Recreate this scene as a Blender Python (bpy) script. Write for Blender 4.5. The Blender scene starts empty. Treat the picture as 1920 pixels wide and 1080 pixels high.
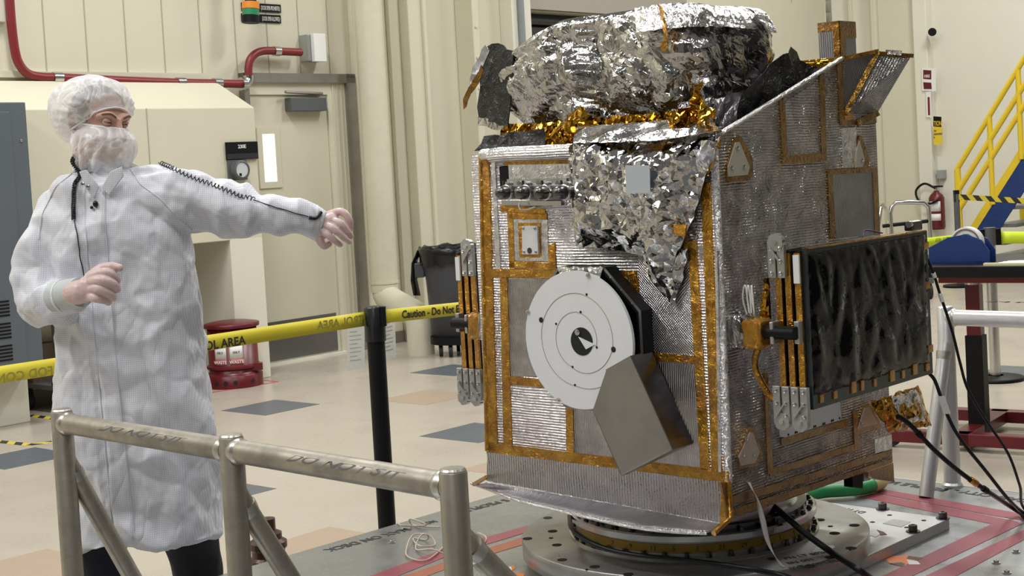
import bpy, bmesh, math, random
import numpy as np
from mathutils import Vector, Matrix, noise
from mathutils.geometry import delaunay_2d_cdt
random.seed(7)
V = Vector
SC = bpy.context.scene
COL = SC.collection
UP = V((0, 0, 1))

# ------------------------------------------------------------------ camera
FPX = 2750.0; PITCH = math.radians(2.6); ROLL = math.radians(3.2)
CAMZ = 1.5; CYP = 310 + FPX*math.tan(PITCH)
CAM = V((0, 0, CAMZ))
fwd = V((0, math.cos(PITCH), -math.sin(PITCH)))
r0 = V((1, 0, 0)); u0 = V((0, math.sin(PITCH), math.cos(PITCH)))
cr = r0*math.cos(ROLL) - u0*math.sin(ROLL)
cu = r0*math.sin(ROLL) + u0*math.cos(ROLL)
cd = bpy.data.cameras.new('camera'); cam = bpy.data.objects.new('camera', cd); COL.objects.link(cam)
cd.sensor_width = 36; cd.lens = FPX/1920*36; cd.clip_start = .05; cd.clip_end = 200
cd.shift_y = (CYP-540)/1920.0
M = Matrix.Identity(4)
for i in range(3):
    M[i][0] = cr[i]; M[i][1] = cu[i]; M[i][2] = -fwd[i]; M[i][3] = CAM[i]
cam.matrix_world = M
SC.camera = cam
SC.view_settings.view_transform = 'Standard'; SC.view_settings.look = 'None'
SC.view_settings.gamma = 1; SC.view_settings.use_curve_mapping = False

# survey helpers: where a sight line meets a plane of the place
def ray(px, py): return (fwd + cr*((px-960)/FPX) - cu*((py-CYP)/FPX))
def hit(px, py, P, N):
    d = ray(px, py); t = (V(P)-CAM).dot(N)/d.dot(N); return CAM + d*t
def atz(px, py, z=0.): return hit(px, py, (0, 0, z), UP)
def aty(px, py, y): return hit(px, py, (0, y, 0), V((0, 1, 0)))

# ------------------------------------------------------------------ objects
def tag(o, label=None, cat=None, group=None, kind=None):
    if label: o['label'] = label
    if cat: o['category'] = cat
    if group: o['group'] = group
    if kind: o['kind'] = kind
    return o
def empty(name, loc, label=None, cat=None, group=None):
    o = bpy.data.objects.new(name, None); COL.objects.link(o)
    o.location = loc; o.empty_display_size = .05
    return tag(o, label, cat, group)
def origin_of(p):
    w = V((0, 0, 0))
    while p is not None: w = w + p.location; p = p.parent
    return w
def copy_tree(o, parent=None):
    c = o.copy(); COL.objects.link(c); c.parent = parent
    for ch in list(o.children): copy_tree(ch, c)
    return c
class MB:
    """collects shapes, in world coordinates, for one mesh object"""
    def __init__(s): s.v = []; s.f = []; s.uv = []; s.sm = []
    def add(s, vs, fs, uvs=None, smooth=False):
        n = len(s.v); s.v += [V(v) for v in vs]
        s.uv += list(uvs) if uvs else [(v[0], v[2]) for v in vs]
        for f in fs: s.f.append([n+i for i in f]); s.sm.append(smooth)
        return s
    def box(s, a, ex, ey, ez):
        a = V(a); ex = V(ex); ey = V(ey); ez = V(ez)
        vs = [a, a+ex, a+ex+ey, a+ey, a+ez, a+ex+ez, a+ex+ey+ez, a+ey+ez]
        lx, ly, lz = ex.length, ey.length, ez.length
        fs = [(0,3,2,1),(4,5,6,7),(0,1,5,4),(1,2,6,5),(2,3,7,6),(3,0,4,7)]
        dims = [(lx,ly)]*2+[(lx,lz),(ly,lz),(lx,lz),(ly,lz)]
        if ex.cross(ey).dot(ez) < 0: fs = [tuple(reversed(f)) for f in fs]
        for f, (p, q) in zip(fs, dims):
            k = [vs[i] for i in f]
            e1 = (k[1]-k[0]); e2 = (k[3]-k[0])
            l1, l2 = e1.length, e2.length
            s.add(k, [(0,1,2,3)], [(0,0),(l1,0),(l1,l2),(0,l2)])
        return s
    def cbox(s, c, ex, ey, ez):     # centred box
        c = V(c); ex = V(ex); ey = V(ey); ez = V(ez)
        return s.box(c-(ex+ey+ez)/2, ex, ey, ez)
    def prism(s, pts, ext, t=None, b=None):
        """polygon extruded by ext; uv in metres along t, b"""
        pts = [V(p) for p in pts]; ext = V(ext); n = len(pts)
        nn = V((0,0,0))
        for i in range(n): nn += pts[i].cross(pts[(i+1) % n])
        if nn.dot(ext) > 0: pts.reverse()
        t = t or (pts[1]-pts[0]).normalized(); b = b or UP
        U = lambda p: (p.dot(t), p.dot(b))
        s.add(pts, [tuple(range(n))], [U(p) for p in pts])
        q = [p+ext for p in pts]
        s.add(q, [tuple(reversed(range(n)))], [U(p) for p in q])
        for i in range(n):
            j = (i+1) % n
            k = [pts[j], pts[i], q[i], q[j]]
            s.add(k, [(0,1,2,3)], [(U(p)[0], U(p)[1]) for p in k])
        return s
    def tube(s, pts, rad, n=12, cap=True, smooth=True):
        pts = [V(p) for p in pts]; m = len(pts)
        rads = rad if isinstance(rad, (list, tuple)) else [rad]*m
        tg = []
        for i in range(m):
            a = pts[max(i-1, 0)]; b = pts[min(i+1, m-1)]; tg.append((b-a).normalized())
        up = V((0,0,1)) if abs(tg[0].z) < .9 else V((1,0,0))
        nrm = (up - tg[0]*up.dot(tg[0])).normalized(); vs = []; uvs = []; L = 0
        for i in range(m):
            if i: L += (pts[i]-pts[i-1]).length
            nrm = (nrm - tg[i]*nrm.dot(tg[i])).normalized(); bi = tg[i].cross(nrm)
            for k in range(n):
                a = 2*math.pi*k/n
                vs.append(pts[i]+(nrm*math.cos(a)+bi*math.sin(a))*rads[i]); uvs.append((L, a*rads[i]))
        fs = []
        for i in range(m-1):
            for k in range(n):
                k2 = (k+1) % n
                fs.append((i*n+k, i*n+k2, (i+1)*n+k2, (i+1)*n+k))
        s.add(vs, fs, uvs, smooth)
        if cap:
            s.add(vs[:n], [tuple(reversed(range(n)))]); s.add(vs[-n:], [tuple(range(n))])
        return s
    def cyl(s, a, b, r, n=24, smooth=True): return s.tube([a, b], r, n, True, smooth)
    def lathe(s, c, prof, n=48, axis=UP, smooth=False):
        """prof: (radius, height) pairs, outside from bottom to top"""
        c = V(c); axis = V(axis).normalized()
        e1 = axis.orthogonal().normalized(); e2 = axis.cross(e1)
        vs = []; uvs = []
        for r, h in prof:
            for k in range(n):
                a = 2*math.pi*k/n
                vs.append(c+axis*h+(e1*math.cos(a)+e2*math.sin(a))*r); uvs.append((a*max(r, .01), h))
        fs = []
        for i in range(len(prof)-1):
            for k in range(n):
                k2 = (k+1) % n
                fs.append((i*n+k, i*n+k2, (i+1)*n+k2, (i+1)*n+k))
        s.add(vs, fs, uvs, smooth); return s
    def grid(s, P, smooth=True, closed=False, flip=False):
        """P: list of rows of points"""
        R = len(P); Cn = len(P[0]); vs = [p for row in P for p in row]
        uvs = [(j/max(Cn-1, 1), i/max(R-1, 1)) for i in range(R) for j in range(Cn)]
        fs = []
        for i in range(R-1):
            for j in range(Cn if closed else Cn-1):
                j2 = (j+1) % Cn
                f = (i*Cn+j, i*Cn+j2, (i+1)*Cn+j2, (i+1)*Cn+j)
                fs.append(tuple(reversed(f)) if flip else f)
        s.add(vs, fs, uvs, smooth); return s
    def build(s, name, m, parent=None, origin=None, bevel=0, solid=0):
        me = bpy.data.meshes.new(name)
        if parent is not None: o0 = origin_of(parent)
        elif origin is not None: o0 = V(origin)
        else:
            xs = [v.x for v in s.v]; ys = [v.y for v in s.v]; zs = [v.z for v in s.v]
            o0 = V(((min(xs)+max(xs))/2, (min(ys)+max(ys))/2, min(zs)))
        me.from_pydata([tuple(v-o0) for v in s.v], [], s.f)
        uvl = me.uv_layers.new(name='UVMap')
        for l in me.loops: uvl.data[l.index].uv = s.uv[l.vertex_index]
        me.polygons.foreach_set('use_smooth', s.sm)
        me.materials.append(m); me.update()
        o = bpy.data.objects.new(name, me); COL.objects.link(o)
        if parent is not None: o.parent = parent
        else: o.location = o0
        if bevel:
            w = o.modifiers.new('weld', 'WELD'); w.merge_threshold = 1e-5
            b = o.modifiers.new('bevel', 'BEVEL'); b.width = bevel; b.segments = 2; b.limit_method = 'ANGLE'
        if solid:
            b = o.modifiers.new('solid', 'SOLIDIFY'); b.thickness = solid; b.offset = -1
        return o
def arc(c, e1, e2, r, a0, a1, n=12):
    return [V(c)+V(e1)*r*math.cos(a0+(a1-a0)*i/n)+V(e2)*r*math.sin(a0+(a1-a0)*i/n) for i in range(n+1)]
def spline(pts, n=8):
    pts = [V(p) for p in pts]; out = []
    P = [pts[0]*2-pts[1]]+pts+[pts[-1]*2-pts[-2]]
    for i in range(1, len(P)-2):
        for k in range(n):
            t = k/n; a, b, c, d = P[i-1], P[i], P[i+1], P[i+2]
            out.append(.5*((2*b)+(c-a)*t+(2*a-5*b+4*c-d)*t*t+(3*b-a-3*c+d)*t**3))
    out.append(pts[-1]); return out
def text(name, s, org, rv, uv_, size, m, parent, bold=0.0, sx=1.0, depth=.0006, align='LEFT'):
    """flat lettering: org = left end of the base line, rv/uv_ = reading and up directions; size = capital height"""
    cu_ = bpy.data.curves.new('t', 'FONT'); cu_.body = s; cu_.size = size/0.69; cu_.offset = bold*size
    cu_.align_x = align; cu_.extrude = depth/2; cu_.resolution_u = 3
    t = bpy.data.objects.new('t', cu_); COL.objects.link(t)
    dg = bpy.context.evaluated_depsgraph_get(); dg.update()
    me = bpy.data.meshes.new_from_object(t.evaluated_get(dg))
    bpy.data.objects.remove(t); bpy.data.curves.remove(cu_)
    rv = V(rv).normalized(); uv_ = V(uv_).normalized(); nn = rv.cross(uv_)
    o0 = origin_of(parent) if parent is not None else V((0, 0, 0)); org = V(org)
    for v in me.vertices:
        c = v.co; v.co = org + rv*c.x*sx + uv_*c.y + nn*c.z - o0
    me.name = name; me.materials.clear(); me.materials.append(m)
    o = bpy.data.objects.new(name, me); COL.objects.link(o)
    if parent is not None: o.parent = parent
    return o

# ------------------------------------------------------------------ materials
class NT:
    def __init__(s, name):
        s.m = bpy.data.materials.new(name); s.m.use_nodes = True; s.t = s.m.node_tree
        s.b = s.t.nodes['Principled BSDF']; s.o = s.t.nodes['Material Output']
    def n(s, kind, **kw):
        x = s.t.nodes.new(kind)
        for k, v in kw.items():
            if k.startswith('i_'): s.set(x.inputs[k[2:].replace('_', ' ')], v)
            else: setattr(x, k, v)
        return x
    def set(s, inp, v):
        if hasattr(v, 'type') and hasattr(v, 'is_linked'): s.t.links.new(v, inp)
        elif isinstance(v, (tuple, list)) and len(v) == 3 and inp.type == 'RGBA': inp.default_value = (*v, 1)
        else: inp.default_value = v
    def math(s, op, a, b=0.0, c=None):
        x = s.t.nodes.new('ShaderNodeMath'); x.operation = op; s.set(x.inputs[0], a); s.set(x.inputs[1], b)
        if c is not None: s.set(x.inputs[2], c)
        return x.outputs[0]
    def mix(s, f, a, b):
        x = s.t.nodes.new('ShaderNodeMix'); x.data_type = 'RGBA'
        s.set(x.inputs[0], f); s.set(x.inputs[6], a); s.set(x.inputs[7], b); return x.outputs[2]
    def coord(s, which='Object', scale=(1, 1, 1), rot=(0, 0, 0), loc=(0, 0, 0)):
        c = s.n('ShaderNodeTexCoord'); mp = s.n('ShaderNodeMapping')
        s.t.links.new(c.outputs[which], mp.inputs[0])
        mp.inputs['Scale'].default_value = scale; mp.inputs['Rotation'].default_value = rot; mp.inputs['Location'].default_value = loc
        return mp.outputs[0]
    def noise(s, vec, scale=5, detail=4, rough=.5, dist=0, out='Fac'):
        x = s.n('ShaderNodeTexNoise'); s.t.links.new(vec, x.inputs['Vector'])
        x.inputs['Scale'].default_value = scale; x.inputs['Detail'].default_value = detail
        x.inputs['Roughness'].default_value = rough; x.inputs['Distortion'].default_value = dist
        return x.outputs[out]
    def ramp(s, f, stops):
        x = s.n('ShaderNodeValToRGB'); s.set(x.inputs[0], f); e = x.color_ramp.elements
        while len(e) < len(stops): e.new(.5)
        for k, (p, c) in enumerate(stops):
            e[k].position = p; e[k].color = (*c, 1) if isinstance(c, (tuple, list)) else (c, c, c, 1)
        return x.outputs[0]
    def bump(s, h, strength=.5, dist=.01, normal=None):
        x = s.n('ShaderNodeBump'); s.set(x.inputs['Height'], h)
        x.inputs['Strength'].default_value = strength; x.inputs['Distance'].default_value = dist
        if normal is not None: s.t.links.new(normal, x.inputs['Normal'])
        return x.outputs[0]
    def p(s, **kw):
        for k, v in kw.items():
            nm = {'color': 'Base Color', 'rough': 'Roughness', 'metal': 'Metallic', 'normal': 'Normal', 'alpha': 'Alpha',
                  'coat': 'Coat Weight', 'spec': 'Specular IOR Level', 'emis': 'Emission Color', 'estr': 'Emission Strength',
                  'trans': 'Transmission Weight', 'sheen': 'Sheen Weight', 'sss': 'Subsurface Weight', 'coatr': 'Coat Roughness', 'aniso': 'Anisotropic'}[k]
            s.set(s.b.inputs[nm], v)
        return s.m
MATS = {}
def simple(name, color, rough=.5, metal=0., nscale=0, namt=.08, bump=0, bscale=60, **kw):
    """a plain surface with slight mottling in colour and relief"""
    if name in MATS: return MATS[name]
    t = NT(name); c = color
    if nscale:
        f = t.noise(t.coord('Object'), nscale, 4, .6)
        lo = tuple(max(0, x*(1-namt*2)) for x in color); hi = tuple(min(1, x*(1+namt)) for x in color)
        c = t.mix(f, lo, hi)
    t.p(color=c, rough=rough, metal=metal, **kw)
    if bump:
        t.p(normal=t.bump(t.noise(t.coord('Object'), bscale, 3), bump, .004))
    MATS[name] = t.m; return t.m
# ------------------------------------------------------------------ surfaces
CREAM = (.68, .63, .46)
def m_wall():
    t = NT('cream_wall_paint'); c = t.coord('Object')
    f = t.noise(c, .8, 5, .6); g = t.noise(c, 6, 3, .5)
    col = t.mix(f, (.61, .585, .455), (.69, .66, .52))
    col = t.mix(t.math('MULTIPLY', g, .12), col, (.45, .43, .36))
    return t.p(color=col, rough=.55, normal=t.bump(t.noise(c, 90, 2), .12, .002))
M_WALL = m_wall()
M_WALLB = simple('pale_wall_paint', (.76, .74, .63), .5, nscale=1.2, namt=.05)
M_DOORP = simple('door_paint', (.60, .57, .44), .5, nscale=2, namt=.05)
M_PIPE = simple('cream_pipe_lagging', (.66, .63, .49), .5, nscale=9, namt=.06, bump=.4, bscale=14)
M_STEELF = simple('galvanised_steel', (.36, .34, .31), .42, .8, nscale=5, namt=.2)
M_DKGREY = simple('dark_grey_paint', (.09, .095, .10), .5)
M_CAB = simple('slate_cabinet_paint', (.105, .125, .145), .45, nscale=3, namt=.06)
M_BLACK = simple('black_plastic', (.006, .006, .007), .5, spec=.2)
M_BLACKR = simple('black_rubber', (.015, .015, .016), .7)
M_CABLE = simple('black_cable_jacket', (.006, .006, .007), .4, spec=.3)
M_RED = simple('red_enamel', (.125, .008, .013), .33, nscale=6, namt=.12)
M_REDP = simple('red_conduit_paint', (.19, .016, .018), .4)
M_WHITE = simple('white_label', (.80, .80, .78), .55)
M_GREYP = simple('grey_plastic_bin', (.055, .058, .068), .45, nscale=4, namt=.1)
M_YEL = simple('yellow_paint', (.80, .58, .03), .4, nscale=4, namt=.06)
M_BLUE = simple('blue_paint', (.008, .035, .16), .4)
M_CHROME = simple('bright_steel', (.62, .62, .61), .22, 1., nscale=20, namt=.1)
M_GREEN = simple('green_jacket', (.03, .33, .10), .45, nscale=30, namt=.15)
M_BASEB = simple('brown_baseboard', (.16, .13, .10), .5)
def m_floor():
    t = NT('terrazzo_vinyl_floor'); c = t.coord('Object')
    a = t.noise(c, 1.1, 5, .6); b = t.noise(c, 70, 2, .6); d = t.noise(c, 9, 6, .7)
    col = t.mix(a, (.41, .365, .30), (.50, .455, .38))
    col = t.mix(t.ramp(b, [(.35, .0), (.65, .10)]), col, (.30, .25, .20))
    col = t.mix(t.ramp(d, [(.45, .0), (.9, .12)]), col, (.34, .29, .235))
    rr = t.ramp(t.noise(c, 3, 4), [(.3, .24), (.7, .36)])
    return t.p(color=col, rough=rr, spec=.45)
M_FLOOR = m_floor()
def m_tile(name, lo, hi, ridge):
    t = NT(name); c = t.coord('Object')
    col = t.mix(t.noise(c, 12, 5), lo, hi)
    t.p(color=col, rough=.4)
    return t.m
M_TDARK = m_tile('slate_floor_tile', (.085, .097, .115), (.12, .135, .155), 1)
M_TTAN = m_tile('tan_floor_tile', (.37, .28, .21), (.43, .33, .25), 0)
M_TRIB = simple('tile_ridge', (.15, .165, .185), .35)

def m_alu(name, lo, hi, r0_, r1_, scale=(3, 90, 3), dirt=.0, bump=.1, metal=.9, which='Object', rot=(0, 0, 0)):
    t = NT(name); c = t.coord(which, scale=scale, rot=rot); g = t.coord(which)
    f = t.noise(c, 1.0, 5, .6); h = t.noise(g, 7, 5, .65)
    col = t.mix(f, lo, hi)
    if dirt: col = t.mix(t.ramp(h, [(.45, 0.), (.75, dirt)]), col, tuple(x*.45 for x in lo))
    return t.p(color=col, metal=metal, rough=t.ramp(h, [(.3, r0_), (.7, r1_)]), normal=t.bump(f, bump, .001))
M_DECK = m_alu('aluminium_deck_plate', (.36, .37, .38), (.44, .45, .46), .22, .40, (2, 40, 2), .35, .04, .75)
M_PLATE = m_alu('machined_plate', (.52, .52, .52), (.60, .60, .60), .35, .5, (30, 4, 2), .15, .03, .7)
M_TURN = m_alu('turned_aluminium', (.38, .375, .36), (.48, .475, .46), .26, .42, (4, 60, 4), .3, .04, .85)
M_PIPEAL = m_alu('weathered_aluminium_pipe', (.30, .275, .235), (.50, .465, .40), .38, .6, (40, 40, 1.5), .6, .12, .85)
M_PIPEA2 = m_alu('clean_aluminium_pipe', (.60, .60, .60), (.70, .70, .70), .30, .45, (30, 30, 3), .2, .05, .7)
M_BRACK = m_alu('bead_blasted_bracket', (.40, .40, .39), (.52, .52, .50), .35, .5, (20, 20, 20), .1, .03, .85)
M_WELD = m_alu('weld_bead', (.40, .385, .35), (.6, .58, .53), .25, .45, (80, 80, 80), .2, .8, .9)
M_DKSTEEL = simple('dark_satin_steel', (.16, .155, .15), .28, 1., nscale=14, namt=.3)
M_BAFFLE = m_alu('grey_baffle_sheet', (.30, .29, .275), (.37, .355, .335), .28, .42, (5, 5, 5), .25, .03, .85)

# --- spacecraft foils.  UV holds metres (across, up) on every craft panel
def foil(name, base, rough, rib=0, ribdir='v', ribamt=.6, shard=0., shscale=60, shard2=0., sh2=14, crink=.0, cscale=50,
         tint2=None, metal=1., coat=0., which='UV', wob=.02, ripple=0.):
    t = NT(name)
    raw = t.coord(which)
    wobn = t.n('ShaderNodeTexNoise', i_Scale=9.0); t.t.links.new(raw, wobn.inputs['Vector'])
    off = t.n('ShaderNodeVectorMath', operation='SCALE'); off.inputs['Scale'].default_value = wob
    t.t.links.new(wobn.outputs['Color'], off.inputs[0])
    add = t.n('ShaderNodeVectorMath', operation='ADD'); t.t.links.new(raw, add.inputs[0]); t.t.links.new(off.outputs[0], add.inputs[1])
    c = add.outputs[0]
    col = base
    if tint2: col = t.mix(t.ramp(t.noise(c, 16, 4, .6), [(.38, 0.), (.66, 1.)]), base, tint2)
    t.p(color=col, metal=metal, rough=rough)
    if coat: t.p(coat=coat, coatr=.12)
    # facets
    nrm = None
    geo = t.n('ShaderNodeNewGeometry')
    cur = geo.outputs['Normal']
    for amt, sc in ((shard, shscale), (shard2, sh2)):
        if not amt: continue
        dn = t.n('ShaderNodeTexNoise', i_Scale=sc*.9, i_Detail=2.0); t.t.links.new(raw, dn.inputs['Vector'])
        o2 = t.n('ShaderNodeVectorMath', operation='SCALE'); o2.inputs['Scale'].default_value = 1.3/sc
        t.t.links.new(dn.outputs['Color'], o2.inputs[0])
        a2 = t.n('ShaderNodeVectorMath', operation='ADD'); t.t.links.new(raw, a2.inputs[0]); t.t.links.new(o2.outputs[0], a2.inputs[1])
        vo = t.n('ShaderNodeTexVoronoi', i_Scale=float(sc)); t.t.links.new(a2.outputs[0], vo.inputs['Vector'])
        sb = t.n('ShaderNodeVectorMath', operation='SUBTRACT'); sb.inputs[1].default_value = (.5, .5, .5)
        t.t.links.new(vo.outputs['Color'], sb.inputs[0])
        sc_ = t.n('ShaderNodeVectorMath', operation='SCALE'); sc_.inputs['Scale'].default_value = amt
        t.t.links.new(sb.outputs[0], sc_.inputs[0])
        ad = t.n('ShaderNodeVectorMath', operation='ADD'); t.t.links.new(cur, ad.inputs[0]); t.t.links.new(sc_.outputs[0], ad.inputs[1])
        nz = t.n('ShaderNodeVectorMath', operation='NORMALIZE'); t.t.links.new(ad.outputs[0], nz.inputs[0])
        cur = nz.outputs[0]; nrm = cur
    if rib:
        sep = t.n('ShaderNodeSeparateXYZ'); t.t.links.new(c, sep.inputs[0])
        hs = []
        for dch in ribdir:
            x = sep.outputs[0 if dch == 'v' else 1]
            s_ = t.math('SINE', t.math('MULTIPLY', x, 2*math.pi/rib))
            hs.append(s_)
        h = hs[0] if len(hs) == 1 else t.math('MULTIPLY', hs[0], hs[1])
        # ribs fade in and out over the sheet
        h = t.math('MULTIPLY', h, t.ramp(t.noise(raw, 7, 3), [(.25, .35), (.6, 1.)]))
        nrm = t.bump(h, ribamt, rib*.28, nrm)
    if crink:
        rn = t.noise(c, cscale, 4, .6, 1.2)
        rdg = t.math('ABSOLUTE', t.math('SUBTRACT', rn, .5))
        nrm = t.bump(rdg, crink, .02, nrm)
    if ripple:
        st = t.coord(which, scale=(1, 12, 1))
        nrm = t.bump(t.noise(st, 14, 3, .6), ripple, .006, nrm)
    if nrm is not None: t.p(normal=nrm)
    return t.m
SIL = (.62, .605, .635); SIL2 = (.48, .46, .50)
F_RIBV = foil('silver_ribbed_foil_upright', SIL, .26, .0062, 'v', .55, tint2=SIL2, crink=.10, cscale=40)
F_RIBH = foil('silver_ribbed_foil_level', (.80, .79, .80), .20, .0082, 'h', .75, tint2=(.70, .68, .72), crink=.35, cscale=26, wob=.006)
F_RIBX = foil('silver_quilted_foil', SIL, .22, .008, 'vh', .5, tint2=SIL2, crink=.12, cscale=30)
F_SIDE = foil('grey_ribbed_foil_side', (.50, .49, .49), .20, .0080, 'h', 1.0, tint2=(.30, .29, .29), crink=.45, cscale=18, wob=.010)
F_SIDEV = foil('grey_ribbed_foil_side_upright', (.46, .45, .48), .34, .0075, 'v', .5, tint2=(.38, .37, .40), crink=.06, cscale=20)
F_SKIRT = foil('silver_fluted_skirt_foil', (.62, .60, .63), .20, .0095, 'v', .9, tint2=(.60, .58, .62), crink=.32, cscale=22, wob=.012)
F_FLANGE = foil('silver_flange_foil', (.56, .54, .58), .28, .0085, 'v', .9, tint2=(.5, .48, .52), crink=.45, cscale=36, wob=.016)
F_PLAIN = foil('silver_tape', (.80, .80, .81), .18, .0, crink=.35, cscale=36, tint2=(.68, .67, .70))
F_EDGE = foil('silver_edge_foil', (.78, .77, .77), .22, crink=.7, cscale=60)
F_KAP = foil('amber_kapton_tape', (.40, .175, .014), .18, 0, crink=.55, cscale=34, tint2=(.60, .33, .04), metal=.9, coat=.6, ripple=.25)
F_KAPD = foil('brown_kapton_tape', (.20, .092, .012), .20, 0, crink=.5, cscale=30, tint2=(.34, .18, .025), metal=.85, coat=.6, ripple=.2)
F_GOLD = foil('gold_crumpled_foil', (.56, .30, .028), .13, 0, shard=.8, shscale=60, shard2=.5, sh2=18, metal=1., tint2=(.36, .17, .015), which='Object')
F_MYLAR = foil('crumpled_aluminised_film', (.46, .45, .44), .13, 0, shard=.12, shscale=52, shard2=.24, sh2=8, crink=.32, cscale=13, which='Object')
F_MYLARB = foil('bright_and_lit_film', (.88, .88, .88), .16, 0, shard=.75, shscale=75, shard2=.3, sh2=20, crink=.4, cscale=40, which='Object')  # lighter foil; on the bulb it holds reflected lamplight in its colour
F_DRAPE = foil('crumpled_drape_film', (.58, .57, .56), .07, 0, shard=.55, shscale=42, shard2=.35, sh2=12, crink=.12, cscale=24, which='Object')
F_BLACK = foil('black_crinkled_film', (.003, .003, .0035), .07, 0, shard=.05, shscale=14, crink=.08, cscale=7, metal=0., which='Object')
F_BLACKD = foil('black_fabric_film', (.007, .006, .005), .28, 0, crink=.8, cscale=40, metal=0., which='Object')
for q_ in (F_BLACK, F_BLACKD): q_.node_tree.nodes['Principled BSDF'].inputs['Specular IOR Level'].default_value = .32
M_ANT = simple('white_thermal_paint', (.76, .77, .78), .5, nscale=14, namt=.03)
M_LINE = simple('scribed_line', (.34, .29, .24), .6)
M_HOLE = simple('dark_hole', (.01, .01, .01), .8)
M_TAN = simple('tan_bracket_plate', (.46, .38, .31), .45, .3, nscale=14, namt=.15)
M_BEIGE = simple('bare_panel_paint', (.50, .47, .38), .5, .2, nscale=10, namt=.05)
M_GLASSY = simple('solar_cell_edge', (.028, .040, .042), .15, .2)
# ------------------------------------------------------------------ the hall
A = V((.66, .751, 0)).normalized()          # along the long wall, away to the right
B = V((A.y, -A.x, 0))                       # across the hall, towards the camera's right
NA = B.copy()                               # the long wall faces into the hall
def struct(o): o['kind'] = 'structure'; return o
PA = atz(512, 684, 0)                       # foot of the long wall at the door
WH = 7.5
def wa(px, py, off=0.): return hit(px, py, PA+NA*off, NA)     # a point on the long wall
def uA(p): return (p-PA).dot(A)
def PAu(u, z=0., off=0.): return PA + A*u + NA*off + UP*z
uK = uA(hit(1560, 300, PA, NA)); K = PAu(uK)
def wc(px, py, off=0.): return hit(px, py, K-A*off, -A)       # a point on the end wall
def wbox(name, m, u0_, u1_, z0, z1, o0, o1, parent=None, bevel=0):
    return MB().box(PAu(u0_, z0, o0), A*(u1_-u0_), NA*(o1-o0), UP*(z1-z0)).build(name, m, parent, bevel=bevel)
FB = MB(); FB.box(V((-30, -14, -.1)), V((60, 0, 0)), V((0, 55, 0)), V((0, 0, .1)))
struct(FB.build('floor', M_FLOOR, origin=(0, 0, 0)))
# long wall with the dark opening behind the craft
uo0 = uA(wa(977, 60)); uo1 = uA(wa(1271, 60)); zo1 = wa(1120, 26).z; zo0 = zo1-1.1
MBw = MB()
for (a, b, z0, z1) in ((-22, uo0, 0, WH), (uo1, uK+.3, 0, WH), (uo0, uo1, zo1, WH), (uo0, uo1, 0, zo0)):
    MBw.box(PAu(a, z0, -.3), A*(b-a), NA*.3, UP*(z1-z0))
struct(MBw.build('wall_left', M_WALL))
w = MB()
for (a, b, z0, z1) in ((uo0, uo1, zo1, zo1+.22), (uo0-.14, uo0, zo0, zo1+.22), (uo1, uo1+.14, zo0, zo1+.22)):
    w.box(PAu(a, z0, -.02), A*(b-a), NA*.06, UP*(z1-z0))
win = struct(w.build('window_1', simple('taupe_frame_paint', (.36, .33, .28), .5)))
MB().box(PAu(uo0, zo0, -.28), A*(uo1-uo0), NA*.02, UP*(zo1-zo0)).build('glass', simple('dark_window_glass', (.012, .013, .018), .12), win)
w = MB()
for k in range(4): w.box(PAu(uo0, zo1-.12-k*.13, -.2), A*(uo1-uo0), NA*.05, UP*.035)
w.build('louvre', simple('dark_louvre', (.05, .05, .06), .4, .5), win)
# end wall, unseen rear wall, and an added dark wall to the right
struct(MB().box(K+UP*0+A*.0-B*.5, B*24, A*.3, UP*WH).build('wall_back', M_WALLB))
struct(MB().box(V((8.6, -11, 0)), V((.3, 0, 0)), V((0, 16, 0)), UP*6.5).build('wall_right_added', simple('added_dark_wall', (.030, .030, .032), .8)))  # unseen, added so the craft's side foil reflects dark
struct(MB().box(V((-16, -13.3, 0)), V((26, 0, 0)), V((0, .3, 0)), UP*WH).build('wall_rear', simple('grey_rear_wall', (.22, .21, .19), .7)))

# panel joints of the upper wall (thin grooves drawn as battens)
tr = 0
jm = simple('panel_joint', (.40, .37, .27), .6)
for i, x in enumerate((80, 158, 232, 303, 372, 438, 498, 557, 612)):
    p = wa(x, 20); u = uA(p)
    z0 = wa(300, 158).z
    if x > 460: z0 = wa(560, 140).z
    struct(MB().box(PAu(u-.006, z0, .0), A*.010, NA*.003, UP*(WH-z0)).build('trim_%d' % (i+1), jm))
for i, x in enumerate((1180, 1240, 1302, 1362, 1424, 1484)):
    u = uA(wa(x, 10))
    struct(MB().box(PAu(u-.006, zo1+.3, .0), A*.012, NA*.003, UP*3).build('trim_%d' % (i+11), jm))

# housing built out of the long wall: upper box with a sloped top, two legs
OFF = .45
PH = atz(475, 713, 0); OFF = (PH-PA).dot(NA)
def wh(px, py): return hit(px, py, PA+NA*OFF, NA)
u_r = uA(wh(502, 600)); u_l = uA(wh(20, 300)); zt = wh(300, 203).z; zs = wh(300, 160).z+.06; zb = wh(420, 452).z
h = MB()
prof = [(0, zb), (OFF, zb), (OFF, zt), (.12, zs+.0), (0, zs)]
h.prism([PAu(u_l-3.0, z, o) for o, z in prof], A*(u_r-u_l+3.0), t=A)
struct(h.build('trim_30', M_WALL, bevel=.006))
ucl = uA(wh(441, 600))
struct(MB().box(PAu(ucl, 0, 0), A*(u_r-ucl), NA*OFF, UP*(zb+.01)).build('trim_31', M_WALLB, bevel=.006))
ull = uA(wh(54, 740))
struct(MB().box(PAu(u_l-3.0, 0, 0), A*(ull-u_l+3.0), NA*OFF, UP*(zb+.01)).build('trim_32', M_WALLB, bevel=.006))
struct(wbox('trim_33', M_WALL, u_l-3.2, u_r-.02, zs+.03, zs+.075, 0, .05))
struct(wbox('baseboard_left', M_BASEB, ull, ucl, 0, .12, 0, .015))
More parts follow.
